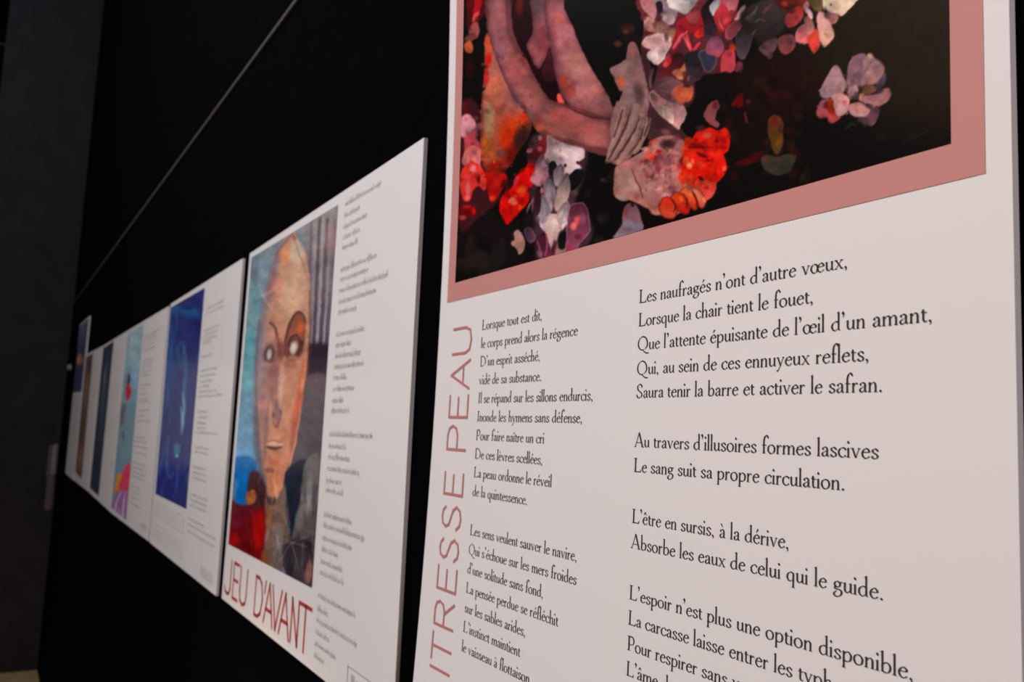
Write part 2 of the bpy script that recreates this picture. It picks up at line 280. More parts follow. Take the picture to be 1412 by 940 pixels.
    S.blob(660,246,4,8,(90,6,10),.8,clip=True); S.blob(645,260,5,12,(212,110,112),.9,clip=True); S.blob(644,272,5,5,(216,110,110),.9,clip=True); S.blob(666,242,5,8,(220,70,48),.8,clip=True)
    S.poly([(633,285),(641,282),(653,284),(656,290),(653,297),(646,298),(640,303),(633,303)], (110,8,10)); S.blob(653,290,4,6,(190,16,10),.9,clip=True); S.blob(638,300,8,5,(165,70,75),.9,clip=True); S.blob(643,285,8,4,(170,36,38),.7,clip=True)
    S.poly([(669,236),(682,240),(696,238),(700,250),(692,262),(684,274),(677,277),(673,268),(671,252)], (176,18,14)); S.blob(678,273,5,5,(226,60,26),.9); S.blob(683,252,8,8,(200,32,20),.8,clip=True); S.blob(696,254,8,10,(60,8,14),.8)
    S.shade = None
    # ---- scarlet petal
    S.poly([(729,222),(737,228),(736,246),(731,262),(729,276),(722,286),(713,296),(704,304),(698,309),(693,300),(688,288),(690,274),(697,264),(706,258),(709,246),(716,238),(724,234)], (206,16,8), (196,10,8), soft=.7)
    S.blob(719,262,8,10,(220,84,28),.9,35,True); S.blob(717,285,5,6,(222,66,22),.8,clip=True); S.blob(706,277,6,8,(226,118,98),.95,20,True); S.blob(708,293,3,3,(225,140,120),.8,clip=True); S.blob(712,248,4,9,(215,70,96),.8,20,True); S.blob(700,292,8,8,(176,4,8),.6,clip=True); S.blob(732,228,6,8,(170,6,12),.8,clip=True)
    # ---- white and mauve blossom in the middle
    S.shade = (766, 232)
    S.poly([(727,216),(735,208),(744,192),(752,186),(756,202),(752,216),(742,220)], (118,34,44)); S.blob(730,207,6,4,(200,105,115),.8,-20); S.blob(744,205,5,5,(190,96,100),.7); S.blob(744,190,4,5,(186,130,130),.7)
    S.poly([(738,225),(748,212),(756,212),(762,228),(756,244),(744,256),(735,252),(731,246),(737,236)], (164,112,120), soft=.8); S.blob(750,225,8,8,(150,120,138),.7,clip=True); S.blob(740,244,6,8,(190,120,130),.7,clip=True); S.blob(748,252,6,6,(120,60,62),.7,clip=True)
    S.poly([(754,186),(766,192),(780,198),(798,202),(806,206),(805,218),(797,224),(802,232),(792,234),(788,244),(782,238),(774,242),(768,232),(758,226),(751,216),(754,204)], (210,176,178), rim=((186,140,146),2))
    S.blob(778,210,20,10,(222,190,190),.8,clip=True); S.blob(773,222,7,9,(160,124,140),.7,clip=True); S.blob(772,204,3,8,(186,132,140),.7,clip=True); S.blob(779,228,2.5,4,(50,30,34),.9); S.blob(796,224,3,3,(40,24,28),.9)
    S.poly([(757,226),(764,222),(770,236),(768,246),(762,242),(756,240)], (36,28,30)); S.poly([(789,236),(800,232),(806,240),(795,258),(784,262),(780,250)], (22,20,20))
    S.poly([(763,236),(772,226),(778,232),(776,246),(770,256),(764,252)], (168,142,150))
    S.poly([(750,252),(757,246),(762,250),(766,262),(764,280),(760,292),(754,288),(750,276)], (176,150,160), rim=((140,110,122),1.5)); S.poly([(774,246),(782,240),(786,256),(784,272),(778,286),(768,292),(763,284),(766,266)], (186,156,152), rim=((150,115,118),1.5))
    S.poly([(743,277),(748,268),(755,276),(760,294),(757,310),(751,318),(744,312),(740,302),(743,290)], (184,160,170), rim=((150,120,134),1.5)); S.poly([(768,292),(782,276),(786,294),(782,308),(773,318),(766,312)], (200,172,172), rim=((160,124,130),1.5))
    S.poly([(752,300),(760,294),(769,297),(775,312),(771,325),(762,338),(757,348),(753,332),(749,316)], (206,178,174), (188,152,148), rim=((170,130,136),1.5)); S.line([(764,297),(770,304),(773,320)], [1,1.6,1], (140,100,108), .6, .7); S.line([(761,264),(762,280),(761,290)], [1,2,1], (96,72,78), .6, .7)
    S.line([(726,294),(730,282),(737,272)], [1,3,1], (176,128,130), .7, .8); S.line([(733,292),(736,276),(740,262)], [1,4,2], (140,80,96), .7, .8); S.poly([(738,262),(744,258),(746,280),(741,296),(736,292)], (66,32,44)); S.blob(747,262,3,6,(196,120,108),.8)
    S.poly([(742,330),(750,318),(756,334),(760,346),(764,356),(746,360),(740,345)], (104,40,62)); S.line([(752,322),(754,338),(751,352)], [1.5,3,1.5], (176,84,112), .7, .8); S.line([(741,330),(744,346),(748,358)], [1,2,1], (190,140,150), .6, .7); S.line([(764,330),(764,345),(760,356)], [2,3,2], (120,24,40), .7, .8)
    S.poly([(770,322),(778,320),(784,334),(780,346),(772,350),(765,350)], (150,110,108)); S.poly([(770,325),(780,318),(785,330),(778,342),(770,342)], (24,22,22))
    S.poly([(784,288),(790,281),(803,279),(810,288),(812,304),(813,318),(806,328),(798,338),(794,350),(780,354),(780,336),(781,312)], (142,70,92), rim=((176,120,140),1.4)); S.blob(794,306,6,14,(212,86,84),.9,25,True); S.blob(790,312,6,8,(216,118,108),.8,clip=True); S.blob(787,345,9,10,(156,50,64),.8,clip=True); S.blob(802,318,8,10,(120,52,80),.7,clip=True); S.blob(796,326,7,5,(96,30,48),.7,clip=True); S.blob(804,300,6,10,(150,92,116),.7,clip=True)
    S.poly([(708,320),(714,316),(719,322),(724,332),(723,342),(720,348),(715,350),(711,342),(705,337),(704,333),(709,329)], (178,124,120), (170,128,110)); S.poly([(722,318),(730,312),(736,320),(738,328),(733,334),(727,331)], (100,62,80), rim=((140,100,116),1)); S.blob(729,302,10,14,(40,20,32),.8)
    S.blob(832,248,6,5,(80,54,42),.7); S.blob(792,266,5,6,(110,84,66),.6); S.blob(828,302,6,8,(40,40,36),.6); S.blob(826,330,10,8,(44,44,34),.5)
    S.shade = None
    # ---- mauve flower at the lower edge
    S.poly([(860,286),(867,280),(876,281),(882,292),(885,306),(887,312),(884,318),(866,326),(846,328),(850,320),(856,312),(858,300)], (112,66,76), (150,128,142), soft=.8); S.blob(862,292,5,8,(140,56,44),.8,clip=True); S.blob(874,296,8,10,(128,84,92),.7,clip=True); S.blob(866,308,10,8,(150,128,146),.8,clip=True); S.blob(878,312,9,6,(150,136,148),.8,clip=True); S.blob(872,282,4,4,(30,14,18),.8)
    # ---- large cluster, upper middle
    S.shade = (960, -40)
    S.poly([(884,-5),(1008,-5),(1010,40),(1012,92),(995,100),(968,104),(948,118),(930,125),(912,100),(904,88),(886,60),(888,30)], (112,44,52), (84,36,42), soft=1.2)
    S.poly([(883,-5),(900,-5),(905,12),(902,28),(893,20),(885,9)], (176,100,104), (198,146,144)); S.poly([(900,-5),(925,-5),(934,16),(926,32),(913,30),(906,14)], (166,136,142), (130,104,112)); S.poly([(904,4),(912,2),(914,24),(908,20)], (50,34,40))
    S.poly([(922,-5),(964,-5),(958,6),(952,13),(946,20),(936,16),(928,12),(922,8)], (216,194,190)); S.poly([(910,18),(920,14),(928,20),(930,30),(920,34),(911,26)], (178,150,152)); S.blob(916,24,5,5,(200,172,162),.8)
    S.poly([(889,22),(897,24),(905,30),(916,40),(908,46),(896,45),(888,38),(887,30)], (206,142,136), rim=((180,100,96),1.2)); S.line([(890,45),(898,45),(904,47)], [1,2,1], (90,14,14), .6)
    S.poly([(899,32),(912,28),(922,36),(926,50),(920,62),(908,58),(906,46)], (196,132,120)); S.poly([(912,42),(930,38),(936,48),(930,60),(918,62)], (198,138,118))
    S.poly([(886,57),(890,50),(898,48),(908,46),(922,50),(926,60),(918,76),(912,86),(904,90),(897,84),(892,78),(893,72),(897,68),(890,65),(885,61)], (196,152,152), (206,170,168), rim=((214,178,174),2)); S.blob(903,78,9,9,(226,202,198),.9,clip=True); S.blob(890,59,4,4,(222,150,146),.8,clip=True); S.blob(906,56,9,6,(172,118,122),.6,clip=True)
    S.blob(919,51,4.5,8,(88,60,62),.95); S.blob(920,49,2.5,5,(130,96,96),.6)
    S.poly([(934,30),(948,20),(962,14),(972,24),(969,42),(958,44),(944,48),(934,66),(926,72),(926,58),(932,44)], (166,30,44), (150,26,38)); S.poly([(946,20),(960,12),(966,14),(964,28),(952,32)], (166,70,76)); S.poly([(957,44),(967,34),(970,44),(967,50),(960,51)], (208,48,40))
    S.line([(928,67),(933,58),(940,48),(948,43)], [4,5,4,2], (214,90,106), .7); S.line([(946,46),(950,60),(954,71),(959,66),(965,58)], [3,5,6,5,3], (206,62,64), .7); S.line([(942,50),(947,58),(952,68)], [2,4,2], (226,110,110), .7, .8); S.line([(953,46),(954,58),(956,66)], [1,2,1], (90,18,30), .6)
    S.poly([(914,92),(922,80),(936,72),(944,80),(940,96),(936,110),(936,124),(916,122),(906,112)], (108,34,44)); S.poly([(914,90),(919,76),(924,72),(926,80),(920,92)], (196,70,72)); S.blob(922,84,4,5,(196,24,30),.9); S.poly([(895,98),(901,94),(906,104),(902,116),(896,120)], (120,84,92)); S.poly([(902,90),(906,94),(902,116),(898,118)], (48,18,26))
    S.poly([(932,106),(938,94),(944,86),(948,92),(944,104),(940,110)], (176,98,78), (190,124,84)); S.poly([(944,78),(960,70),(970,84),(966,104),(950,112),(946,96)], (58,46,54)); S.blob(956,76,14,10,(40,38,44),.7); S.blob(952,108,7,6,(150,100,100),.7)
    S.poly([(962,74),(972,68),(984,72),(988,84),(984,94),(977,100),(970,96),(967,86)], (60,56,72), (50,50,64), rim=((110,104,114),1.6)); S.poly([(956,92),(966,88),(968,104),(960,112),(950,112)], (66,46,54))
    S.poly([(966,14),(976,0),(984,-5),(984,24),(988,40),(978,52),(972,34)], (42,24,28)); S.poly([(970,28),(980,22),(986,40),(984,50),(974,54)], (66,44,56)); S.poly([(978,8),(990,-4),(996,-4),(992,12),(985,22),(981,18)], (186,178,184))
    S.poly([(984,22),(992,6),(998,-5),(1018,-5),(1013,14),(1008,26),(1004,36),(995,43),(989,36)], (186,66,76), (176,40,50)); S.poly([(998,-5),(1018,-5),(1011,18),(1004,14)], (206,116,128)); S.line([(990,24),(994,36),(998,40)], [1,3,1], (216,96,100), .6); S.blob(1000,28,5,7,(200,80,90),.8,30)
    S.poly([(1012,25),(1020,12),(1026,6),(1028,11),(1022,24),(1014,28)], (226,152,158)); S.poly([(1000,42),(1009,32),(1020,26),(1023,32),(1017,45),(1008,53),(1001,52)], (150,68,80), rim=((214,130,134),1.3))
    S.poly([(974,62),(978,54),(986,50),(995,54),(998,66),(992,78),(984,76),(973,73)], (112,74,98), (176,78,98)); S.poly([(994,80),(1000,70),(1012,70),(1014,84),(1013,94),(1007,100),(1000,98),(993,98)], (178,60,68), (196,72,82)); S.blob(1010,66,7,8,(190,62,38),.9)
    S.poly([(1016,44),(1026,40),(1038,44),(1035,62),(1031,74),(1024,82),(1017,76),(1014,58)], (74,60,66), rim=((100,82,86),1.2)); S.poly([(1014,90),(1022,84),(1023,92),(1018,98),(1013,98)], (110,42,56))
    S.poly([(1020,20),(1040,4),(1072,-4),(1092,10),(1080,40),(1066,52),(1050,64),(1038,50),(1024,40)], (72,54,54), soft=2.5); S.line([(1028,26),(1038,18),(1045,8)], [4,5,1], (106,84,86), 1, .8); S.line([(1036,48),(1042,40)], [3,1], (104,86,88), .8, .7); S.line([(1052,18),(1060,8),(1064,4)], [4,4,1], (104,64,76), 1, .7); S.blob(1060,36,16,14,(52,36,40),.6); S.line([(1040,30),(1048,26),(1054,30)], [2,3,1], (100,80,82), .8, .7)
    S.poly([(1046,66),(1058,56),(1070,52),(1072,62),(1066,72),(1058,77),(1052,74)], (86,60,66), (106,70,78)); S.poly([(1072,54),(1080,48),(1092,48),(1097,56),(1094,68),(1086,74),(1078,73),(1073,64)], (106,62,68), (152,76,78))
    S.poly([(1066,-5),(1120,-5),(1112,12),(1096,8),(1080,14)], (120,46,36), soft=1.4); S.blob(1082,5,6,5,(190,56,40),.8); S.poly([(1082,24),(1090,14),(1102,8),(1108,16),(1104,28),(1094,36),(1085,36)], (176,62,54), (164,66,70)); S.blob(1102,14,6,5,(196,60,36),.8)
    S.poly([(1097,46),(1101,38),(1110,32),(1120,34),(1124,48),(1116,58),(1108,60),(1098,57)], (158,92,108), (214,116,112), rim=((206,140,140),1.2)); S.poly([(1112,54),(1120,44),(1126,40),(1131,54),(1127,68),(1122,73),(1118,68)], (205,78,68), (216,70,66)); S.poly([(1108,24),(1118,22),(1122,40),(1114,48),(1110,36)], (196,124,112))
    S.poly([(1107,10),(1109,6),(1114,10),(1120,18),(1120,26),(1115,22)], (222,164,166)); S.poly([(1112,-5),(1138,-5),(1134,12),(1124,14)], (112,92,62)); S.poly([(1126,24),(1130,15),(1137,18),(1143,26),(1147,36),(1150,50),(1144,58),(1138,65),(1132,60),(1128,44)], (206,152,148), (222,172,152), rim=((196,130,124),1.2)); S.line([(1136,24),(1144,26)], [3,2], (226,168,160), .6)
    S.poly([(1136,18),(1150,16),(1156,22),(1153,30),(1147,33),(1142,26)], (166,108,104)); S.poly([(1137,-5),(1182,-5),(1179,4),(1172,11),(1166,18),(1160,22),(1152,18),(1142,16),(1137,8)], (212,186,164), (206,176,158)); S.blob(1145,6,2,2,(40,30,30),.9); S.blob(1136,6,2,10,(232,214,196),.8)
    # ---- pale pair of petals and orange petal, lower middle
    S.shade = (905, 100)
    S.poly([(896,126),(904,112),(918,104),(932,108),(944,118),(948,130),(938,142),(920,140),(906,140)], (132,84,90)); S.poly([(926,128),(934,118),(944,116),(954,118),(956,126),(952,136),(944,142),(934,140)], (196,100,70), (190,90,62)); S.blob(944,130,8,6,(205,104,60),.8,clip=True); S.blob(947,118,7,4,(44,34,42),.9)
    S.poly([(895,134),(900,124),(910,134),(926,142),(940,144),(946,152),(945,162),(939,172),(935,178),(925,170),(912,160),(902,148)], (186,132,134), rim=((200,146,146),1.2)); S.poly([(912,146),(920,142),(926,150),(929,162),(926,170),(914,160),(908,152)], (212,170,156)); S.blob(922,136,6,8,(96,60,58),.7)
    S.shade = None
    # ---- dim things in the dark
    S.poly([(970,158),(974,148),(981,140),(989,138),(992,146),(988,156),(986,164),(992,170),(990,176),(983,174),(975,168)], (112,62,66), (150,76,80)); S.blob(986,144,5,7,(120,26,34),.8); S.poly([(1008,144),(1016,132),(1023,128),(1025,140),(1022,147),(1012,147)], (104,10,12)); S.blob(1031,140,6,5,(90,40,50),.7); S.line([(1026,154),(1028,164),(1030,170)], [2,4,2], (130,44,36), .8, .8)
    S.poly([(1058,172),(1061,162),(1068,158),(1076,162),(1080,172),(1079,186),(1080,196),(1076,208),(1070,213),(1066,206),(1062,194),(1058,182)], (104,44,24), (96,74,26), soft=.9, rim=((90,66,44),1)); S.blob(1066,166,6,7,(120,26,26),.8,clip=True); S.blob(1074,196,6,6,(128,84,24),.8,clip=True); S.blob(1076,178,5,8,(60,44,34),.6,clip=True)
    S.poly([(1048,218),(1056,213),(1070,216),(1084,212),(1096,214),(1094,226),(1088,236),(1074,242),(1060,238),(1053,232)], (70,58,46), (52,48,42), soft=1.2); S.blob(1054,220,6,5,(110,52,34),.7); S.blob(1030,222,24,7,(92,10,12),.8,-14); S.blob(1046,212,16,5,(84,14,18),.7,-10); S.blob(1092,182,18,8,(44,18,14),.7)
    S.line([(1104,252),(1106,244),(1110,236)], [2,6,2], (44,34,30), 1.5, .8); S.line([(1166,178),(1174,170),(1180,174)], [2,4,2], (40,42,36), 1.2, .8); S.line([(1244,196),(1258,188),(1284,178)], [2,6,2], (32,30,26), 2, .8); S.blob(1215,190,10,8,(44,24,22),.6)
    S.ruffle(.45, 3)
    S.petals((884,-10,1150,180), 70, (8,16), 4, 44, 1); S.petals((634,150,672,300), 26, (7,13), 3, 44, 2); S.petals((688,228,740,312), 22, (7,13), 3, 44, 12); S.petals((728,185,815,356), 20, (7,12), 3, 44, 3); S.petals((638,-10,668,75), 10, (5,10), 3, 34, 7)
    S.petals((886,196,945,262), 60, (5,10), 4, 60, 4); S.petals((940,178,1006,262), 36, (7,14), 3, 60, 5)
    S.rebrush((884,180,1006,296), 260, (1,2.5), 2, 60, 4, .28); S.rebrush((662,60,735,245), 160, (2,6), 5, 50, 5, .2); S.rebrush((690,225,740,310), 40, (1.5,4), 4, 40, 8, .2)
    # ---- single pink flower at the right
    S.shade = (1168, 126)
    def q(*v): return [(1080 + x/7.833, 60 + y/7.833) for x, y in v]
    S.poly(q((1080,320),(1110,355),(1090,450),(1010,520),(990,440)), (92,74,90)); S.poly(q((690,450),(692,330),(705,230),(750,150),(830,112),(890,130),(860,290),(805,440),(760,470)), (128,92,102), (150,104,112), rim=((160,124,126),1))
    S.poly(q((860,180),(930,100),(985,150),(1075,220),(1095,300),(1040,400),(980,445),(880,455),(800,460),(830,350)), (146,110,112), (168,122,122), rim=((120,86,92),1.6)); S.blob(1200,77,5,4,(190,150,110),.8,30); S.line(q((970,170),(890,290),(820,450)), [1,2.5,1], (108,76,86), .8, .7); S.blob(1208,92,9,5,(124,88,96),.7,-20); S.blob(1190,115,5,8,(186,134,130),.8)
    S.poly(q((1010,530),(1120,480),(1160,530),(1135,615),(1030,672),(900,645),(820,610),(830,540),(900,560)), (158,100,106), (176,116,116), rim=((186,128,130),1)); S.poly(q((860,460),(930,445),(1000,480),(985,530),(890,560),(850,540)), (150,98,78)); S.poly(q((940,555),(1010,505),(1090,500),(1040,540)), (80,56,72))
    S.poly(q((880,640),(1010,690),(1035,730),(1010,820),(965,885),(900,860),(880,790)), (118,76,92), rim=((150,100,110),1)); S.poly(q((715,660),(830,635),(900,690),(940,720),(880,790),(760,780),(705,720)), (190,128,126), (196,140,134)); S.poly(q((790,810),(880,795),(960,860),(930,890),(850,860)), (90,70,68))
    S.poly(q((410,615),(480,600),(545,620),(610,770),(615,810),(520,862),(470,795),(400,805),(358,760),(370,690)), (140,80,92), (170,66,66)); S.poly(q((440,650),(540,630),(560,780),(490,740)), (150,40,22)); S.blob(1145,140,6,8,(172,56,26),.7)
    S.poly(q((545,240),(600,252),(650,350),(690,450),(660,520),(560,570),(440,592),(395,530),(430,430),(480,340)), (158,118,126), (172,130,134), rim=((132,108,122),1.2)); S.blob(1150,100,6,5,(166,130,110),.7); S.blob(1135,125,5,8,(112,100,124),.6)
    S.poly(q((520,560),(620,540),(710,580),(715,650),(690,740),(610,785),(565,740),(545,640)), (198,146,140), (196,142,142)); S.blob(1160,130,5,4,(205,142,110),.7); S.blob(1165,141,5,4,(196,96,106),.8)
    S.poly(q((690,480),(790,450),(810,520),(740,600),(700,570)), (168,132,138)); S.blob(1167,124,4,3.5,(110,52,56),.9); S.blob(1180,132,6,8,(84,66,70),.9,30); S.blob(1189,131,5,5,(140,104,70),.7)
    S.rebrush((1120,76,1232,178), 260, (1.5,5), 2, 50, 9, .13)
    S.a = 5 + 250*(S.a/255)**1.2
    return S

def paint_face():
    S = Sheet(296, 260, 480, 830, 2.0, (95, 125, 140), 9)
    bg = [(300,300),(480,260),(480,420),(300,420)]
    S.poly([(290,250),(490,250),(490,470),(290,470)], (120,126,134), (108,148,156), (400,340,380,470), 0, False)
    S.poly([(290,440),(380,440),(372,640),(290,640)], (108,150,158), (98,142,178), (340,470,330,640), 8)  # paler than the blue below: gloss reflection haze mixed into the colour
    S.blob(344,500,14,60,(92,152,160),.7); S.blob(352,372,10,26,(96,100,118),.7); S.blob(362,390,10,40,(128,146,156),.7); S.blob(340,430,18,26,(128,142,140),.6)
    S.poly([(310,634),(352,634),(344,694),(326,694),(318,664)], (0,98,158), (6,96,176), soft=1.2)
    # hair, hanging in streaks
    S.poly([(418,260),(485,240),(480,420),(462,520),(420,530),(426,430),(420,350)], (138,124,124), (52,36,48), (440,330,438,500), 2)
    for i, (x, c) in enumerate([(424,(96,80,90)),(430,(150,136,138)),(435,(70,54,66)),(440,(160,148,148)),(445,(84,66,78)),(450,(150,134,136)),(456,(120,96,106)),(462,(66,50,64))]):
        S.line([(x+6, 300), (x+1, 400), (x-6, 500)], [3.5,3.5,2], c, 1.2, .75)
    for x in (432, 441, 449): S.line([(x+1, 410), (x-3, 470), (x-7, 525)], [1,2.5,1], (150,150,160), .9, .7)
    S.blob(455,330,12,26,(150,104,108),.5)
    S.poly([(415,480),(460,480),(452,540),(412,540)], (52,36,46), soft=2.5); S.poly([(412,530),(456,530),(436,690),(400,690),(398,640)], (86,68,72), (72,64,72), soft=2)
    # head
    S.poly([(404,318),(411,330),(420,345),(425,370),(428,400),(428,440),(425,480),(422,520),(417,550),(412,580),(407,610),(400,640),(392,664),(384,682),(377,689),(371,684),(366,664),(361,640),(358,610),(354,580),(351,550),(352,520),(355,490),(357,462),(360,435),(366,405),(372,375),(380,350),(390,332)], (184,134,112), (190,112,82), (400,350,380,690), 1.4)
    S.line([(392,332),(376,375),(364,425),(356,480),(352,540),(354,600)], [5,9,11,9,7,4], (120,110,122), 3, .75); S.line([(398,325),(384,350),(374,390),(370,430)], [3,6,6,2], (134,108,112), 2.4, .6)
    S.line([(352,560),(354,610),(360,655),(368,680)], [4,9,8,3], (92,76,78), 3, .7)
    S.blob(405,400,24,60,(196,150,122),.9,clip=True); S.blob(410,345,14,24,(186,168,150),.7,clip=True); S.blob(392,350,10,26,(205,130,90),.8,clip=True); S.blob(374,400,9,30,(150,100,96),.7,10,True); S.blob(383,392,12,14,(190,118,104),.7,clip=True)
    S.line([(404,322),(410,345),(418,365),(424,385)], [1,2,2,1], (150,100,84), 1, .7); S.line([(404,320),(394,332),(384,345),(376,365)], [3,4,4,2], (116,84,92), 1.4, .7); S.line([(402,322),(407,330)], [4,6], (150,84,80), 1.2, .8)
    S.blob(362,500,10,70,(150,122,126),.9,4,True); S.blob(358,470,6,40,(122,112,124),.8,4,True); S.blob(364,560,10,60,(160,108,104),.7,clip=True)
    S.blob(378,520,10,40,(128,82,84),.7,6,True); S.blob(388,530,6,40,(200,146,122),.8,4,True); S.blob(402,540,16,46,(190,120,90),.7,6,True); S.blob(414,540,5,60,(196,84,48),.8,6,True); S.blob(409,570,8,50,(192,84,52),.7,10,True); S.blob(405,600,6,36,(140,70,56),.6,10,True); S.blob(417,530,4,14,(206,134,100),.8,clip=True)
    S.poly([(393,490),(393,470),(396,452),(402,440),(410,430),(416,432),(420,442),(421,460),(419,476),(412,492),(402,498)], (140,72,54), (134,80,62), soft=1.2); S.blob(414,452,6,14,(190,84,48),.85); S.line([(392,490),(394,465),(400,444),(410,430),(418,434),(421,446)], [3,4,4,4,3,2], (84,48,50), .9, .85)
    S.line([(371,444),(378,450),(382,462),(384,478)], [3,4,4,2], (96,58,64), 1, .85); S.blob(381,470,5,10,(150,86,80),.7)
    S.blob(405,480,17,22,(110,62,52),.8,10); S.blob(406,479,14,18,(78,44,42),.95,10); S.blob(405,479,7,13,(198,172,158),1.0,12); S.line([(396,476),(402,464),(410,462),(414,474)],[1,2.5,2.5,1],(56,32,36),.8,.8); S.blob(404,493,10,5,(186,124,104),.7); S.blob(416,472,4,6,(70,40,40),.8)
    S.blob(373,488,14,22,(122,84,84),.8,10); S.blob(371,488,10,17,(84,56,60),.95,10); S.blob(371,488,5,10,(196,176,166),1.0,10); S.blob(387,482,7,20,(112,58,54),.85); S.blob(376,512,12,14,(128,78,78),.7); S.blob(400,502,12,8,(150,88,68),.7); S.line([(358,440),(354,480),(353,520),(354,580),(360,640)],[2,3,3,3,2],(96,78,88),1.4,.6); S.line([(427,400),(427,460),(424,510),(418,545)],[2,3,3,2],(96,48,42),1.4,.6); S.blob(368,502,8,5,(170,126,118),.6)
    S.blob(382,565,9,22,(124,84,88),.9); S.blob(386,548,4,22,(206,150,126),.7); S.blob(377,572,3,5,(84,54,54),.8); S.blob(387,568,3,6,(100,64,70),.7); S.line([(374,574),(380,588),(388,572)], [1,4,1], (108,70,80), 1, .7); S.blob(372,580,5,16,(176,126,108),.7)
    S.blob(378,602,12,10,(206,140,104),.7); S.poly([(365,613),(374,608),(382,609),(390,613),(380,617),(371,617)], (206,146,118)); S.line([(365,615),(376,618),(389,616)], [2,5,2], (74,40,42), .9, .95); S.line([(368,610),(376,607),(382,608),(388,611)],[1,3,3,1],(150,86,70),.9,.7); S.line([(368,622),(377,626),(387,621)],[1,4,1],(196,104,82),.9,.7); S.blob(377,626,11,7,(206,128,84),.85); S.blob(378,638,10,6,(190,92,62),.7); S.blob(372,648,8,5,(130,70,54),.8); S.blob(376,668,9,16,(196,124,90),.7); S.blob(366,600,4,60,(120,92,88),.6,4)
    S.line([(415,560),(408,605),(398,645),(388,678)], [1,2,2,1], (214,140,112), .8, .7)
    # dress: red, dark and grey swathes
    S.poly([(312,690),(332,696),(352,688),(366,676),(370,700),(366,740),(362,780),(312,760)], (92,20,30), (120,8,12), soft=1.4); S.blob(357,728,12,34,(160,8,6),.9); S.blob(322,742,10,12,(170,10,14),.8); S.blob(325,715,12,20,(110,26,44),.7); S.blob(340,755,14,16,(84,6,12),.8); S.blob(322,672,6,18,(160,110,124),.7)
    S.poly([(344,652),(356,650),(364,668),(366,690),(350,700),(340,680)], (74,36,40), soft=1.2); S.poly([(340,678),(351,676),(352,690),(344,696),(338,692)], (178,92,52)); S.blob(346,690,4,5,(176,120,50),.7)
    S.poly([(366,690),(378,692),(390,672),(398,700),(402,742),(398,800),(370,790),(362,770),(366,735)], (120,88,76), (110,84,78), soft=1.4); S.blob(372,712,8,26,(150,92,58),.8); S.blob(364,775,8,20,(140,66,30),.8); S.blob(384,745,10,34,(120,108,108),.7); S.blob(390,790,8,22,(84,88,108),.7); S.blob(374,690,12,8,(70,40,36),.7)
    S.poly([(394,650),(420,632),(422,660),(410,705),(402,744),(396,712),(393,682)], (30,32,44), soft=1.2); S.poly([(420,640),(440,630),(436,720),(432,750),(410,752),(402,742),(412,700)], (104,94,92), (92,80,80), soft=1.4); S.blob(426,680,5,40,(128,120,120),.7,5); S.blob(414,715,5,30,(124,112,100),.7,10); S.blob(434,700,5,50,(70,60,66),.7)
    S.poly([(398,744),(434,752),(432,815),(398,800),(390,770)], (52,42,50), (60,50,52), soft=1.4)
    for a, b in (((400,747),(376,736)), ((400,747),(388,700)), ((402,747),(434,758)), ((402,748),(426,738)), ((400,748),(384,775)), ((401,747),(412,790)), ((392,676),(400,742)), ((400,747),(372,752))):
        S.line([a, ((a[0]+b[0])/2+1, (a[1]+b[1])/2), b], [2.2,1.6,.6], (158,138,132), .9, .45)
    S.blob(426,788,7,20,(160,96,86),.8,8); S.blob(400,790,8,20,(36,32,42),.7)
    # glint on the temple
    for b in ((384,395),(380,435),(352,412),(356,388)): S.line([(362,407), ((362+b[0])/2, (407+b[1])/2), b], [2.2,1.4,.5], (190,182,174), .9, .5)
    rng = np.random.RandomState(31); src = S.a.copy()
    for i in range(170):
        x, y = rng.uniform(314, 440), rng.uniform(655, 808); c = src[int((y-S.y0)*S.k), int((x-S.x0)*S.k)]; q = rng.uniform(-7, 7)
        S.line([(x, y-rng.uniform(6, 16)), (x+q*.4, y), (x+q, y+rng.uniform(6, 18))], [.6, rng.uniform(1.5, 4), .6], np.clip(c*rng.uniform(.55, 1.5), 0, 200), .9, .55)
    S.ruffle(.4, 3)
    return S

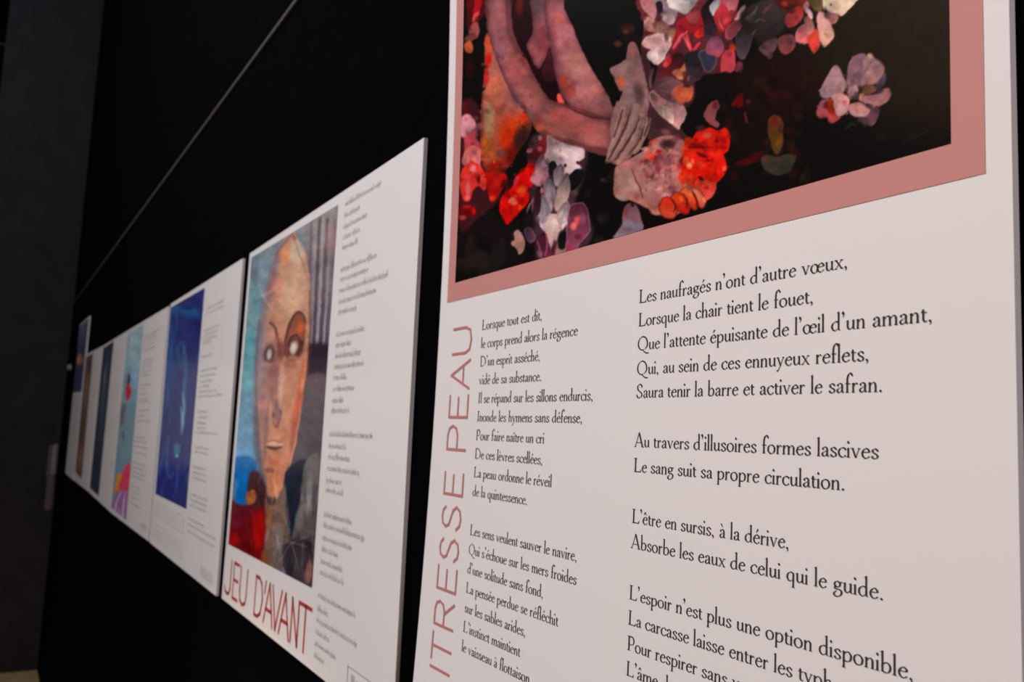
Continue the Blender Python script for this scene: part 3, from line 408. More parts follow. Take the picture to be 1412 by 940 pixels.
def paint_blue():
    S = Sheet(204, 385, 292, 715, 3.0, (42, 48, 98), 12)
    S.blob(225,500,24,80,(44,78,128),.7); S.blob(270,440,14,40,(34,34,96),.8); S.blob(225,650,40,50,(40,40,112),.7); S.blob(236,426,12,12,(40,110,130),.6); S.blob(262,430,22,12,(44,96,146),.6,20); S.blob(258,424,10,5,(26,30,84),.7)
    S.line([(252,470),(256,500),(254,540),(252,580),(250,600)], [2,5,4,5,2], (84,122,156), 2, .45); S.line([(249,560),(252,580),(250,598)], [1,4,1], (140,180,196), .9, .7); S.line([(250,470),(245,482),(252,500)], [2,4,2], (56,120,150), 1.6, .4)
    S.line([(252,540),(254,560),(253,575)], [2,4,2], (150,190,206), .9, .6); S.poly([(240,612),(249,614),(246,628),(243,632),(240,624)], (60,130,150), soft=1.6, al=.7); S.blob(244,628,2.5,3,(150,190,186),.7)
    S.line([(232,600),(230,640),(234,658),(240,650)], [2,3,3,1], (50,100,150), 1.2, .7); S.line([(246,640),(244,665),(240,685)], [2,3,1], (56,100,160), 1.2, .6); S.line([(216,660),(222,640),(228,610)], [2,4,2], (44,90,150), 1.2, .6); S.line([(226,520),(224,560),(222,600)], [2,5,3], (54,100,140), 1.5, .6)
    rng = np.random.RandomState(5)
    for i in range(60):
        x, y = rng.uniform(210, 282), rng.uniform(400, 700); S.line([(x, y), (x+rng.uniform(-5, 5), y+rng.uniform(8, 20)), (x+rng.uniform(-8, 4), y+rng.uniform(22, 40))], [.5, rng.uniform(1, 3), .5], [(60,110,160),(30,32,92),(76,130,160),(58,60,140)][i % 4], 1, .4)
    S.poly([(204,560),(216,560),(208,690),(200,690)], (30,26,90), al=.5, soft=3)
    return S

def paint_kite():
    S = Sheet(145, 440, 205, 725, 3.0, (104, 124, 136), 14)
    S.poly([(140,430),(210,430),(206,540),(140,540)], (150,160,168), (112,140,152), soft=2); S.blob(182,480,6,24,(150,152,156),.7); S.blob(172,545,14,16,(100,140,146),.6); S.blob(188,525,8,24,(130,140,176),.6)
    S.poly([(177,514),(180,520),(178,530),(175,532)], (60,56,66)); S.poly([(174,532),(179,530),(181,541),(178,550),(175,553),(173,545)], (190,30,52)); S.blob(168,572,5,20,(92,92,94),.95); S.blob(172,562,3,8,(110,70,60),.7); S.blob(170,600,2.5,10,(80,84,92),.8)
    S.poly([(160,660),(164,652),(170,656),(172,668),(166,678),(158,680)], (214,120,44)); S.poly([(167,660),(172,644),(178,638),(181,652),(178,674),(170,680),(164,672)], (206,56,84)); S.poly([(156,690),(164,676),(176,684),(178,720),(150,716)], (132,96,140), soft=1)
    for i in range(7): S.line([(157+i*3, 712), (161+i*2.4, 692), (168+i*1.4, 676)], [1.2,1.6,.8], [(214,196,196),(120,70,130),(206,80,80),(96,70,130)][i % 4], .6, .8)
    return S

def simple_sheet(kind):
    S = Sheet(0, 0, 60, 100, 3.0, {'navy': (36, 42, 52), 'brown': (84, 58, 48), 'dusk': (46, 46, 66)}[kind], 20)
    if kind == 'navy':
        S.blob(30, 30, 14, 26, (66, 76, 86), .7); S.blob(26, 22, 6, 10, (96, 104, 112), .7); S.blob(36, 52, 12, 16, (54, 62, 72), .6); S.blob(30, 80, 26, 16, (24, 30, 42), .7)
    elif kind == 'brown':
        S.blob(30, 30, 20, 30, (116, 84, 70), .7); S.blob(24, 60, 16, 26, (70, 44, 34), .7); S.blob(34, 86, 18, 12, (134, 92, 48), .7); S.blob(40, 10, 20, 10, (60, 36, 36), .7)
    else:
        S.poly([(0,0),(60,0),(60,34),(0,34)], (84,80,94), (56,54,76), soft=3); S.blob(20, 52, 20, 12, (186, 110, 84), .9); S.blob(42, 56, 18, 10, (150, 84, 84), .8); S.poly([(0,68),(60,64),(60,100),(0,100)], (46,46,74), soft=3)
    return S
# ---------------------------------------------------------------- lettering, drawn with a broad nib (units: 1000 to the em)
NIB = math.radians(24)
def nibw(d): return 21 + 52*abs(math.sin(d - NIB))**1.25
def ribbon(out, pts, w=None, smooth=True):
    P = spline(pts, False, 7) if smooth and len(pts) > 2 else np.array(pts, float)
    d = np.gradient(P, axis=0); L = np.hypot(d[:, 0], d[:, 1]) + 1e-9; n = np.stack([-d[:, 1]/L, d[:, 0]/L], 1)
    if w is None: W = np.array([nibw(math.atan2(b, a)) for a, b in d]); W[:1] *= .8; W[-1:] *= .7
    else: W = np.interp(np.linspace(0, 1, len(P)), np.linspace(0, 1, len(w)), w) if isinstance(w, (list, tuple)) else np.full(len(P), float(w))
    A, B = P + n*W[:, None]/2, P - n*W[:, None]/2
    for i in range(len(P)-1): out.append([A[i], B[i], B[i+1], A[i+1]])
def disc(out, x, y, r, n=12): out.append([(x + r*math.cos(2*math.pi*i/n), y + r*math.sin(2*math.pi*i/n)) for i in range(n)])
def foot(out, x, y=0, w=74): out.append([(x-w, y), (x+w, y), (x+w*.9, y+20), (x+32, y+34), (x-32, y+34), (x-w*.9, y+20)])
def head(out, x, y=395): out.append([(x-86, y-52), (x-34, y-44), (x+34, y-60), (x+34, y+12), (x+10, y+4)])
def tops(out, x, y=395, w=66): out.append([(x-w, y), (x+w, y), (x+w, y-18), (x+20, y-34), (x-20, y-34), (x-w, y-18)])
def glyph(ch):
    """-> polygons, advance"""
    o = []; R = lambda *p, **k: ribbon(o, p, **k); St = lambda x, a, b: ribbon(o, [(x, a), (x, b)], 66, False)
    acc = {'é': ('e', 'a'), 'è': ('e', 'g'), 'ê': ('e', 'c'), 'à': ('a', 'g'), 'â': ('a', 'c'), 'î': ('i', 'c'), 'ô': ('o', 'c')}
    if ch in acc:
        b, k = acc[ch]; o, adv = glyph('ı' if b == 'i' else b); c = {'e': 195, 'a': 185, 'i': 80, 'o': 200}[b]
        if k == 'a': ribbon(o, [(c-18, 470), (c+72, 585)], [22, 52], False)
        if k == 'g': ribbon(o, [(c-80, 585), (c+12, 470)], [52, 22], False)
        if k == 'c': ribbon(o, [(c-88, 470), (c-4, 580)], [20, 46], False); ribbon(o, [(c-4, 580), (c+84, 470)], [46, 20], False)
        return o, adv
    if ch == ' ': return o, 228
    if ch in 'iı':
        St(80, 0, 380); foot(o, 80); head(o, 80)
        if ch == 'i': disc(o, 82, 560, 42)
        return o, 172
    if ch == 'l': St(80, 0, 690); foot(o, 80); head(o, 80, 692); return o, 172
    if ch in 'nhm':
        St(85, 0, 690 if ch == 'h' else 380); foot(o, 85, 0, 68); head(o, 85, 692 if ch == 'h' else 395)
        R((100,285),(150,352),(222,385),(285,352),(304,255),(305,120),(305,0)); foot(o, 305, 0, 68)
        if ch == 'm': R((320,285),(370,352),(442,385),(505,352),(524,255),(525,120),(525,0)); foot(o, 525, 0, 68); return o, 612
        return o, 396
    if ch == 'u':
        R((82,380),(82,240),(84,120),(112,42),(175,20),(240,50),(292,108)); head(o, 82); St(305, 20, 380); head(o, 305); ribbon(o, [(305,30),(352,22),(376,34)], [60,34,10]); return o, 392
    if ch == 'r': St(85, 0, 380); foot(o, 85, 0, 72); head(o, 85); R((98,268),(138,340),(188,378),(232,372)); disc(o, 236, 356, 34); return o, 284
    if ch == 't':
        R((104,470),(102,300),(102,120),(126,40),(176,18),(232,52)); ribbon(o, [(30,372),(226,372)], 30, False); ribbon(o, [(40,372),(104,470)], [14,30], False); return o, 240
    if ch == 'b':
        St(85, 20, 690); head(o, 85, 692); R((100,296),(160,360),(225,384),(305,352),(352,262),(348,140),(296,44),(210,14),(135,26),(85,56)); return o, 420
    if ch == 'd':
        St(325, 40, 690); head(o, 325, 692); ribbon(o, [(325,40),(370,26),(398,36)], [60,34,10]); R((312,340),(250,380),(180,376),(95,310),(56,200),(78,84),(150,18),(230,26),(312,84)); return o, 418
    if ch == 'p':
        St(85, -240, 380); foot(o, 85, -252, 74); head(o, 85); R((100,290),(155,356),(225,384),(305,352),(352,262),(348,140),(296,44),(210,10),(140,20),(95,50)); return o, 418
    if ch == 'q':
        St(322, -240, 375); foot(o, 322, -252, 74); R((318,330),(250,380),(180,376),(95,310),(56,200),(78,84),(150,16),(230,26),(312,84)); return o, 412
    if ch == 'o': R((205,388),(115,358),(58,255),(62,130),(125,32),(205,8),(295,40),(352,145),(348,270),(290,360),(205,388)); return o, 412
    if ch == 'c': R((322,316),(292,366),(220,388),(130,356),(66,262),(64,140),(120,42),(205,12),(280,36),(334,96)); disc(o, 314, 318, 30); return o, 352
    if ch == 'e': ribbon(o, [(70,236),(316,250)], 26, False); R((316,250),(304,330),(240,386),(160,376),(92,300),(60,196),(84,86),(160,16),(245,22),(334,96)); return o, 364
    if ch == 'œ':
        R((205,388),(115,358),(58,255),(62,130),(125,32),(205,8),(285,50),(326,150),(326,265),(290,350),(205,388)); b, a = glyph('e'); o += [[(x+272, y) for x, y in q] for q in b]; return o, a + 272
    if ch == 'a':
        R((78,296),(108,362),(180,386),(246,356),(262,280),(262,160),(262,80),(286,26),(348,40)); disc(o, 88, 300, 32); R((258,236),(170,204),(88,150),(64,80),(104,22),(176,26),(258,92)); return o, 356
    if ch == 's': R((262,300),(240,364),(166,388),(92,350),(84,280),(150,216),(236,162),(264,90),(222,26),(150,10),(84,36),(58,104)); return o, 316
    if ch == 'f': R((298,650),(250,694),(186,680),(128,590),(112,450),(112,200),(112,0)); disc(o, 298, 640, 36); ribbon(o, [(34,372),(232,372)], 30, False); foot(o, 112, 0, 78); return o, 262
    if ch == 'g':
        R((180,386),(110,356),(76,280),(100,200),(180,164),(258,196),(290,276),(256,354),(180,386)); R((112,196),(82,140),(100,92),(180,76),(290,58),(346,-4),(330,-110),(240,-200),(130,-216),(56,-170),(52,-100),(104,-40),(150,0)); ribbon(o, [(268,350),(330,366),(388,372)], [20,34,46]); return o, 392
    if ch == 'v': ribbon(o, [(72,385),(202,0)], 64, False); ribbon(o, [(196,6),(322,385)], 26, False); tops(o, 66, 395, 72); tops(o, 322, 395, 60); return o, 384
    if ch == 'x': ribbon(o, [(78,385),(318,8)], 64, False); ribbon(o, [(312,385),(70,8)], 26, False); [tops(o, x, 395, 66) for x in (78, 312)]; foot(o, 66, 0, 60); foot(o, 322, 0, 66); return o, 388
    if ch == 'y': ribbon(o, [(72,385),(206,10)], 64, False); ribbon(o, [(326,385),(196,20),(120,-150),(54,-228)], [26,26,30,40], False); disc(o, 60, -214, 34); tops(o, 66, 395, 72); tops(o, 326, 395, 60); return o, 380
    if ch == 'j': R((80,380),(80,0),(50,-180),(-20,-230)); head(o, 80); disc(o, 82, 560, 42); return o, 172
    if ch == "'": disc(o, 90, 636, 50); ribbon(o, [(112,650),(116,580),(70,490)], [40,38,8]); return o, 190
    if ch == ',': disc(o, 84, 34, 46); ribbon(o, [(104,44),(110,-40),(60,-120)], [38,34,8]); return o, 200
    if ch == '.': disc(o, 96, 36, 46); return o, 200
    if ch == 'L': ribbon(o, [(130,0),(130,650)], 78, False); foot(o, 130, 0, 104); tops(o, 130, 652, 104); ribbon(o, [(110,17),(470,17)], 34, False); ribbon(o, [(460,10),(520,170)], [60,10], False); return o, 540
    if ch == 'I': ribbon(o, [(140,0),(140,650)], 78, False); foot(o, 140, 0, 104); tops(o, 140, 652, 104); return o, 290
    if ch == 'P': ribbon(o, [(130,0),(130,650)], 78, False); foot(o, 130, 0, 104); tops(o, 120, 652, 90); R((110,630),(270,640),(400,600),(452,490),(410,370),(300,310),(190,318)); return o, 520
    if ch == 'D': ribbon(o, [(130,0),(130,650)], 78, False); foot(o, 120, 0, 90); tops(o, 120, 652, 90); R((110,632),(300,636),(500,570),(630,420),(640,250),(530,90),(330,18),(110,18)); return o, 730
    if ch == 'A': ribbon(o, [(70,0),(312,670)], 32, False); ribbon(o, [(306,680),(560,0)], 82, False); ribbon(o, [(150,232),(450,232)], 28, False); foot(o, 66, 0, 72); foot(o, 564, 0, 92); return o, 640
    if ch == 'Q': R((370,650),(200,600),(78,450),(70,250),(170,70),(350,0),(540,60),(664,230),(660,430),(550,590),(370,650)); ribbon(o, [(350,10),(480,-110),(640,-190),(800,-180)], [30,66,60,14]); return o, 760
    if ch == 'S': R((404,540),(360,622),(250,648),(130,590),(112,480),(200,380),(340,290),(410,170),(350,46),(220,6),(110,46),(70,160)); ribbon(o, [(404,500),(404,640)], [34,14], False); ribbon(o, [(70,190),(66,20)], [34,14], False); return o, 480
    return o, 300

def set_line(text):
    polys, x = [], 0
    for ch in text:
        g, adv = glyph(ch); polys += [[(px + x, py*.87 if py < 395 else 343.6 + (py-395)*1.17) for px, py in q] for q in g]; x += adv
    return polys, x

# plain hairline capitals of the titles: strokes in a box one unit wide and high
CAPS = {'I': [[(.5,0),(.5,1)]], 'T': [[(0,1),(1,1)],[(.5,0),(.5,1)]], 'E': [[(1,1),(0,1),(0,0),(1,0)],[(0,.52),(.9,.52)]],
        'R': [[(0,0),(0,1),(.6,1),(.86,.93),(.96,.76),(.86,.58),(.6,.5),(0,.5)],[(.5,.5),(1,0)]], 'P': [[(0,0),(0,1),(.6,1),(.88,.92),(1,.73),(.88,.54),(.6,.46),(0,.46)]],
        'S': [[(.95,.84),(.78,.96),(.5,1),(.2,.95),(.06,.78),(.16,.62),(.5,.52),(.84,.42),(1,.24),(.84,.06),(.5,0),(.2,.04),(0,.2)]],
        'A': [[(0,0),(.5,1),(1,0)],[(.18,.34),(.82,.34)]], 'U': [[(0,1),(0,.3),(.12,.08),(.5,0),(.88,.08),(1,.3),(1,1)]], 'J': [[(1,1),(1,.22),(.84,.04),(.5,0),(.14,.05),(0,.16)]],
        'D': [[(0,0),(0,1),(.45,1),(.8,.88),(1,.5),(.8,.12),(.45,0),(0,0)]], 'V': [[(0,1),(.5,0),(1,1)]], 'N': [[(0,0),(0,1),(1,0),(1,1)]], "'": [[(.5,1),(.3,.72)]]}
def cap_polys(ch, sx, sy, w):
    out = []
    for st in CAPS[ch]:
        P = [(a*sx, b*sy) for a, b in st]
        for (xa, ya), (xb, yb) in zip(P, P[1:]):
            L = math.hypot(xb-xa, yb-ya) + 1e-9; ux, uy = (xb-xa)/L*w*.45, (yb-ya)/L*w*.45; nx, ny = -uy/.9, ux/.9
            out.append([(xa-ux+nx, ya-uy+ny), (xa-ux-nx, ya-uy-ny), (xb+ux-nx, yb+uy-ny), (xb+ux+nx, yb+uy+ny)])
    return out

def greeked(length, xh, seed):
    """a line of print too small to read: rows of little uprights and joins grouped into words"""
    rng = random.Random(seed); out = []; x = 0; s = xh*.13
    while x < length - xh*.8:
        n = rng.randint(3, 12); 
        for i in range(n):
            if x > length - s: break
            h = xh*(1.7 if rng.random() < .16 else 1.0); b = -xh*.5 if rng.random() < .06 else 0
            out.append([(x, b), (x+s, b), (x+s, h), (x, h)])
            if rng.random() < .62: y = rng.choice((0, xh*.86, xh*.45)); out.append([(x, y), (x+xh*.42, y), (x+xh*.42, y+xh*.13), (x, y+xh*.13)])
            x += xh*rng.choice((.36, .42, .5))
        x += xh*.42
    return out
# ---------------------------------------------------------------- builders
def lin(c):
    c = np.asarray(c, float)/255; return np.where(c <= .04045, c/12.92, ((c + .055)/1.055)**2.4)
def material(name, rgb, rough=.6, spec=.3, metal=0, grain=0.0, scale=60, attr=None):
    m = bpy.data.materials.new(name); m.use_nodes = True; nt = m.node_tree; b = nt.nodes['Principled BSDF']
    b.inputs['Roughness'].default_value = rough; b.inputs['Specular IOR Level'].default_value = spec; b.inputs['Metallic'].default_value = metal
    if attr:
        a = nt.nodes.new('ShaderNodeAttribute'); a.attribute_name = attr; nt.links.new(a.outputs['Color'], b.inputs['Base Color']); return m
    b.inputs['Base Color'].default_value = (*rgb, 1)
    if grain:
        tc = nt.nodes.new('ShaderNodeTexCoord'); n = nt.nodes.new('ShaderNodeTexNoise'); n.inputs['Scale'].default_value = scale; n.inputs['Detail'].default_value = 5
        r = nt.nodes.new('ShaderNodeValToRGB'); r.color_ramp.elements[0].position = .3; r.color_ramp.elements[1].position = .7
        r.color_ramp.elements[0].color = (*[v*(1-grain) for v in rgb], 1); r.color_ramp.elements[1].color = (*[min(1, v*(1+grain)) for v in rgb], 1)
        nt.links.new(tc.outputs['Object'], n.inputs['Vector']); nt.links.new(n.outputs['Fac'], r.inputs['Fac']); nt.links.new(r.outputs['Color'], b.inputs['Base Color'])
    return m
def mesh(name, verts, faces, mat, parent=None, smooth=False):
    me = bpy.data.meshes.new(name); me.from_pydata(verts, [], faces); me.update(); me.materials.append(mat)
    if smooth: me.polygons.foreach_set('use_smooth', [True]*len(me.polygons))
    o = bpy.data.objects.new(name, me); col.objects.link(o)
    if parent is not None: o.parent = parent
    return o
def tag(o, label, cat, group=None):
    o['label'] = label; o['category'] = cat
    if group: o['group'] = group
    return o
def box(a, b):
    (x0, y0, z0), (x1, y1, z1) = W(*a), W(*b)
    v = [(x, y, z) for z in (z0, z1) for x, y in ((x0, y0), (x1, y0), (x1, y1), (x0, y1))]
    return v, [(3,2,1,0), (4,5,6,7), (0,1,5,4), (1,2,6,5), (2,3,7,6), (3,0,4,7)]
def struct(name, a, b, mat):
    o = mesh(name, *box(a, b), mat); o['kind'] = 'structure'; return o

M_black = material('black_felt', (.0011, .0011, .0018), .95, .012, grain=.25, scale=40)
M_end = material('dark_brown_paint', (.020, .018, .018), .8, .08, grain=.15, scale=8)
M_dark = material('black_drape', (.006, .006, .007), .95, .02)
M_floor = material('warm_floor', (.30, .23, .12), .55, .3, grain=.15, scale=14)
M_ceil = material('black_ceiling', (.01, .01, .011), .9, .05)
M_trim = material('grey_edging', (.06, .057, .052), .6, .2)
M_card = material('white_board', (.80, .795, .795), .16, .5)
M_core = material('foam_core', (.6, .57, .60), .8, .2)
M_pink = material('pink_ink', tuple(lin((186, 126, 121))/lin((216, 206, 206))*.80), .16, .5)
M_ink = material('black_ink', (.045, .038, .04), .6, .2)
M_grey = material('grey_ink', (.40, .37, .37), .6, .2)
M_pale = material('pale_ink', (.46, .42, .42), .6, .2)
M_faint = material('faint_ink', (.60, .55, .56), .6, .2)
M_rose = material('rose_ink', (.50, .20, .185), .5, .25)
M_red = material('red_ink', (.42, .035, .035), .5, .25)
M_print = material('printed_picture', None, .16, .5, attr='print')

# ---------------------------------------------------------------- the room
BACK, THICK = .0105, .0075          # face of the black wall behind the panels; thickness of a panel
struct('wall_right', (-6.89, BACK, FLOOR), (6.0, BACK+.25, 5.6), M_black)
struct('wall_back', (-7.3, -.842, FLOOR), (-6.89, BACK+.25, 5.6), M_end)
struct('wall_left', (-10.0, -9.0, FLOOR), (6.0, -8.8, 5.6), M_dark)
struct('wall_front', (6.0, -9.0, FLOOR), (6.2, BACK+.25, 5.6), M_dark)
struct('wall_far', (-10.2, -9.0, FLOOR), (-10.0, BACK+.25, 5.6), M_dark)
struct('floor', (-10.2, -9.0, FLOOR-.15), (6.2, BACK+.25, FLOOR), M_floor)
struct('ceiling', (-10.2, -9.0, 5.6), (6.2, BACK+.25, 5.75), M_ceil)
struct('trim_1', (-6.89, BACK-.008, 1.649), (6.0, BACK, 1.660), M_trim)
M_reflected = material('reflected_board_white', (.62, .6, .6), .8, .2, grain=.06, scale=3)
struct('unseen_reflected_board', (-10.0, -5.3, -.12), (-9.96, -1.55, 1.34), M_reflected)  # unseen white board, added for its reflection in the glossy panels
struct('trim_2', (-10.0, -4.0, 5.35), (-9.97, .0, 5.38), M_trim)

# ---------------------------------------------------------------- camera projection to image pixels, in which the first four pictures were traced
def image_px(x, y, z):
    d = np.stack([x-EYE[0], y-EYE[1], z-EYE[2]], -1); q = d@fw
    return 706 + FOCAL*(d@rt)/q, 470 - FOCAL*(d@up)/q

class Panel:
    """One panel of the row. corners: (x, z) of lower left, lower right, upper right, upper left; bow: how far the left edge curls off the wall"""
    def __init__(s, corners, label, bow=0):
        s.c = np.array(corners, float); s.bow = bow
        s.x0, s.x1 = s.c[:, 0].min(), s.c[:, 0].max(); s.z0, s.z1 = s.c[:, 1].min(), s.c[:, 1].max()
        s.base = ((s.x0+s.x1)/2, 0, s.z0)
        s.root = bpy.data.objects.new('poem_panel', None); s.root.empty_display_size = .05; col.objects.link(s.root); s.root.location = W(*s.base)
        tag(s.root, label, 'poster panel', 'poem panels in a row on the black wall')
        n, m = (24, 32) if bow else (2, 2); V = []; F = []
        for dy in (0, THICK):
            for j in range(m+1):
                for i in range(n+1):
                    u, v = i/n, j/m; a, b, c, d = s.c; q = a*(1-u)*(1-v) + b*u*(1-v) + c*u*v + d*(1-u)*v
                    V.append(s.loc(q[0], q[1], -dy))
        k = n+1; t = k*(m+1)
        for j in range(m):
            for i in range(n):
                F.append((j*k+i, j*k+i+1, (j+1)*k+i+1, (j+1)*k+i)); F.append((t+j*k+i, t+(j+1)*k+i, t+(j+1)*k+i+1, t+j*k+i+1))
        nf = len(F)
        for i in range(n): F.append((i, t+i, t+i+1, i+1)); F.append((m*k+i, m*k+i+1, t+m*k+i+1, t+m*k+i))
        for j in range(m): F.append((j*k, (j+1)*k, t+(j+1)*k, t+j*k)); F.append((j*k+n, t+j*k+n, t+(j+1)*k+n, (j+1)*k+n))
        s.board = mesh('board', V, F, M_card, s.root); s.board.data.materials.append(M_core)
        for f in range(nf, len(F)): s.board.data.polygons[f].material_index = 1
    def y(s, x, z, lift=0):
        y = np.zeros(np.shape(x)) - lift
        if s.bow: y = y - s.bow*((np.asarray(z)-.66)/.52)**2*np.clip(1-(np.asarray(x)-s.x0)/(s.x1-s.x0), 0, 1)
        return y
    def loc(s, x, z, lift=0):
        p = W(x, float(s.y(x, z, lift)), z); b = W(*s.base); return (p[0]-b[0], p[1]-b[1], p[2]-b[2])
    def polys(s, name, polys, mat, lift, label=None):
        V = []; F = []
        for q in polys:
            i = len(V); V += [s.loc(x, z, lift) for x, z in q]
            a = sum(q[k-1][0]*q[k][1] - q[k][0]*q[k-1][1] for k in range(len(q)))
            F.append(tuple(range(i, len(V))) if a > 0 else tuple(range(len(V)-1, i-1, -1)))
        o = mesh(name, V, F, mat, s.root)
        if label: o['label'] = label
        return o
    def picture(s, corners, n, m, colour, white, lift=.0008, name='picture', label=None):
        """a print on the panel: a fine grid that carries the painted colours"""
        C = np.array(corners, float); u, v = np.meshgrid(np.linspace(0, 1, n+1), np.linspace(0, 1, m+1)); u, v = u.ravel()[:, None], v.ravel()[:, None]
        P = C[0]*(1-u)*(1-v) + C[1]*u*(1-v) + C[2]*u*v + C[3]*(1-u)*v
        Y = s.y(P[:, 0], P[:, 1], lift); b = W(*s.base)
        V = np.stack([P[:, 0]*S-b[0], Y*S-b[1], (P[:, 1]-FLOOR)*S-b[2]], 1)
        k = n+1; j, i = np.meshgrid(np.arange(m), np.arange(n), indexing='ij'); a = (j*k+i).ravel()
        o = mesh(name, V.tolist(), np.stack([a, a+1, a+k+1, a+k], 1).tolist(), M_print, s.root)
        rgb = colour(P[:, 0], Y, P[:, 1], u[:, 0], 1-v[:, 0]); rgb = np.clip(lin(rgb)/lin(white)*.80, 0, .95)
        at = o.data.color_attributes.new('print', 'FLOAT_COLOR', 'POINT')
        at.data.foreach_set('color', np.concatenate([rgb, np.ones((len(rgb), 1))], 1).astype(np.float32).ravel())
        if label: o['label'] = label
        return o
    def rect(s, name, corners, mat, lift, n=1, m=1, label=None):
        C = np.array(corners, float); P = lambda u, v: tuple(C[0]*(1-u)*(1-v) + C[1]*u*(1-v) + C[2]*u*v + C[3]*(1-u)*v)
        return s.polys(name, [[P(i/n, j/m), P((i+1)/n, j/m), P((i+1)/n, (j+1)/m), P(i/n, (j+1)/m)] for j in range(m) for i in range(n)], mat, lift, label)
    def greek(s, stanzas, mat, xh, seed=1):
        for k, st in enumerate(stanzas):
            pl = []
            for i, (x0, x1, z) in enumerate(st): pl += [[(x0+a, z+b) for a, b in q] for q in greeked(x1-x0, xh, seed*97+k*13+i)]
            s.polys('poem_stanza', pl, mat, .0008)
def from_sheet(sheet): return lambda x, y, z, u, v: sheet.at(*image_px(x, y, z))  # stroke positions on these sheets are image pixel coordinates
def from_card(sheet): return lambda x, y, z, u, v: sheet.at(u*60, v*100)

# ---------------------------------------------------------------- 1: the near panel
P = Panel([(1.8300, 0), (2.7510, 0), (2.7510, 1.32), (1.8300, 1.32)], 'large near white panel with a flower painting in a pink border above a two-column poem', bow=.0112)
P.rect('picture_border', [(1.8545, .6962), (2.7319, .6950), (2.7319, 1.296), (1.8545, 1.296)], M_pink, .0005, 24, 24, 'flat dusty pink border')
P.picture([(1.8800, .7255), (2.7056, .7246), (2.7056, 1.27), (1.8800, 1.27)], 760, 520, from_sheet(paint_flowers()), (211, 200, 200), .0009, label='painting of folded bare limbs among red and white blossoms')
EM = .0230; WIDE = .0247/1000
def poem(x0, rows, dx=0):
    for st in rows:
        pl = []
        for z, text, x1, cut in st:
            q, w = set_line(text); _, wc = set_line(text[:len(text)-cut] if cut else text)
            k = (x1 - x0)/(wc - 30) if x1 else WIDE
            pl += [[(x0 + a*k, z + b*EM/1000) for a, b in g] for g in q]
        P.polys('poem_stanza', pl, M_ink, .0006)
poem(2.3365, [[(.6427, "Les naufragés n'ont d'autre vœux,", 2.6075, 1), (.6166, "Lorsque la chair tient le fouet,", None, 0), (.5900, "Que l'attente épuisante de l'œil d'un amant,", 2.6841, 1), (.5630, "Qui, au sein de ces ennuyeux reflets,", 2.6283, 1), (.5375, "Saura tenir la barre et activer le safran.", 2.6407, 1)],
              [(.4843, "Au travers d'illusoires formes lascives", 2.6416, 0), (.4573, "Le sang suit sa propre circulation.", 2.6052, 1)],
              [(.4028, "L'être en sursis, à la dérive,", 2.548, 1), (.3760, "Absorbe les eaux de celui qui le guide.", 2.6413, 1)],
              [(.3224, "L'espoir n'est plus une option disponible,", 2.6664, 1), (.2962, "La carcasse laisse entrer les typho", None, 0), (.2700, "Pour respirer sans v", None, 0), (.2440, "L'âme d", None, 0)]])
poem(1.9740, [[(.6427, "Lorsque tout est dit,", None, 0), (.6160, "le corps prend alors la régence", 2.2195, 0), (.5893, "D'un esprit asséché,", None, 0), (.5626, "vidé de sa substance.", None, 0), (.5358, "Il se répand sur les sillons endurcis,", 2.2515, 1), (.5092, "Inonde les hymens sans défense,", 2.2320, 1), (.4825, "Pour faire naître un cri", None, 0), (.4558, "De ces lèvres scellées,", None, 0), (.4293, "La peau ordonne le réveil", 2.1770, 0), (.4026, "de la quintessence.", None, 0)],
              [(.3475, "Les sens veulent sauver le navire,", 2.2330, 1), (.3208, "Qui s'échoue sur les mers froides", 2.2390, 0), (.2942, "d'une solitude sans fond,", None, 0), (.2672, "La pensée perdue se réfléchit", 2.2060, 0), (.2405, "sur les sables arides,", None, 0), (.2138, "L'instinct maintient", None, 0), (.1871, "le vaisseau à flottaison", None, 0)]])
tp = []
for ch, z0, z1 in (('U', .6120, .6510), ('A', .5580, .6005), ('E', .5150, .5473), ('P', .4662, .5018), ('E', .3994, .4310), ('S', .3494, .3817), ('S', .3040, .3337), ('E', .2597, .2920), ('R', .2078, .2430), ('T', .1580, .1950), ('I', .1410, .1510)):
    tp += [[(1.9430 - b, z0 + a) for a, b in q] for q in cap_polys(ch, z1-z0, .0595, .0042)]
    if ch == 'P': NU = len(tp)
P.polys('title_word', tp[:NU], M_rose, .0007, 'rose red title word reading upward'); P.polys('title_word', tp[NU:], M_rose, .0007, 'rose red title word reading upward')

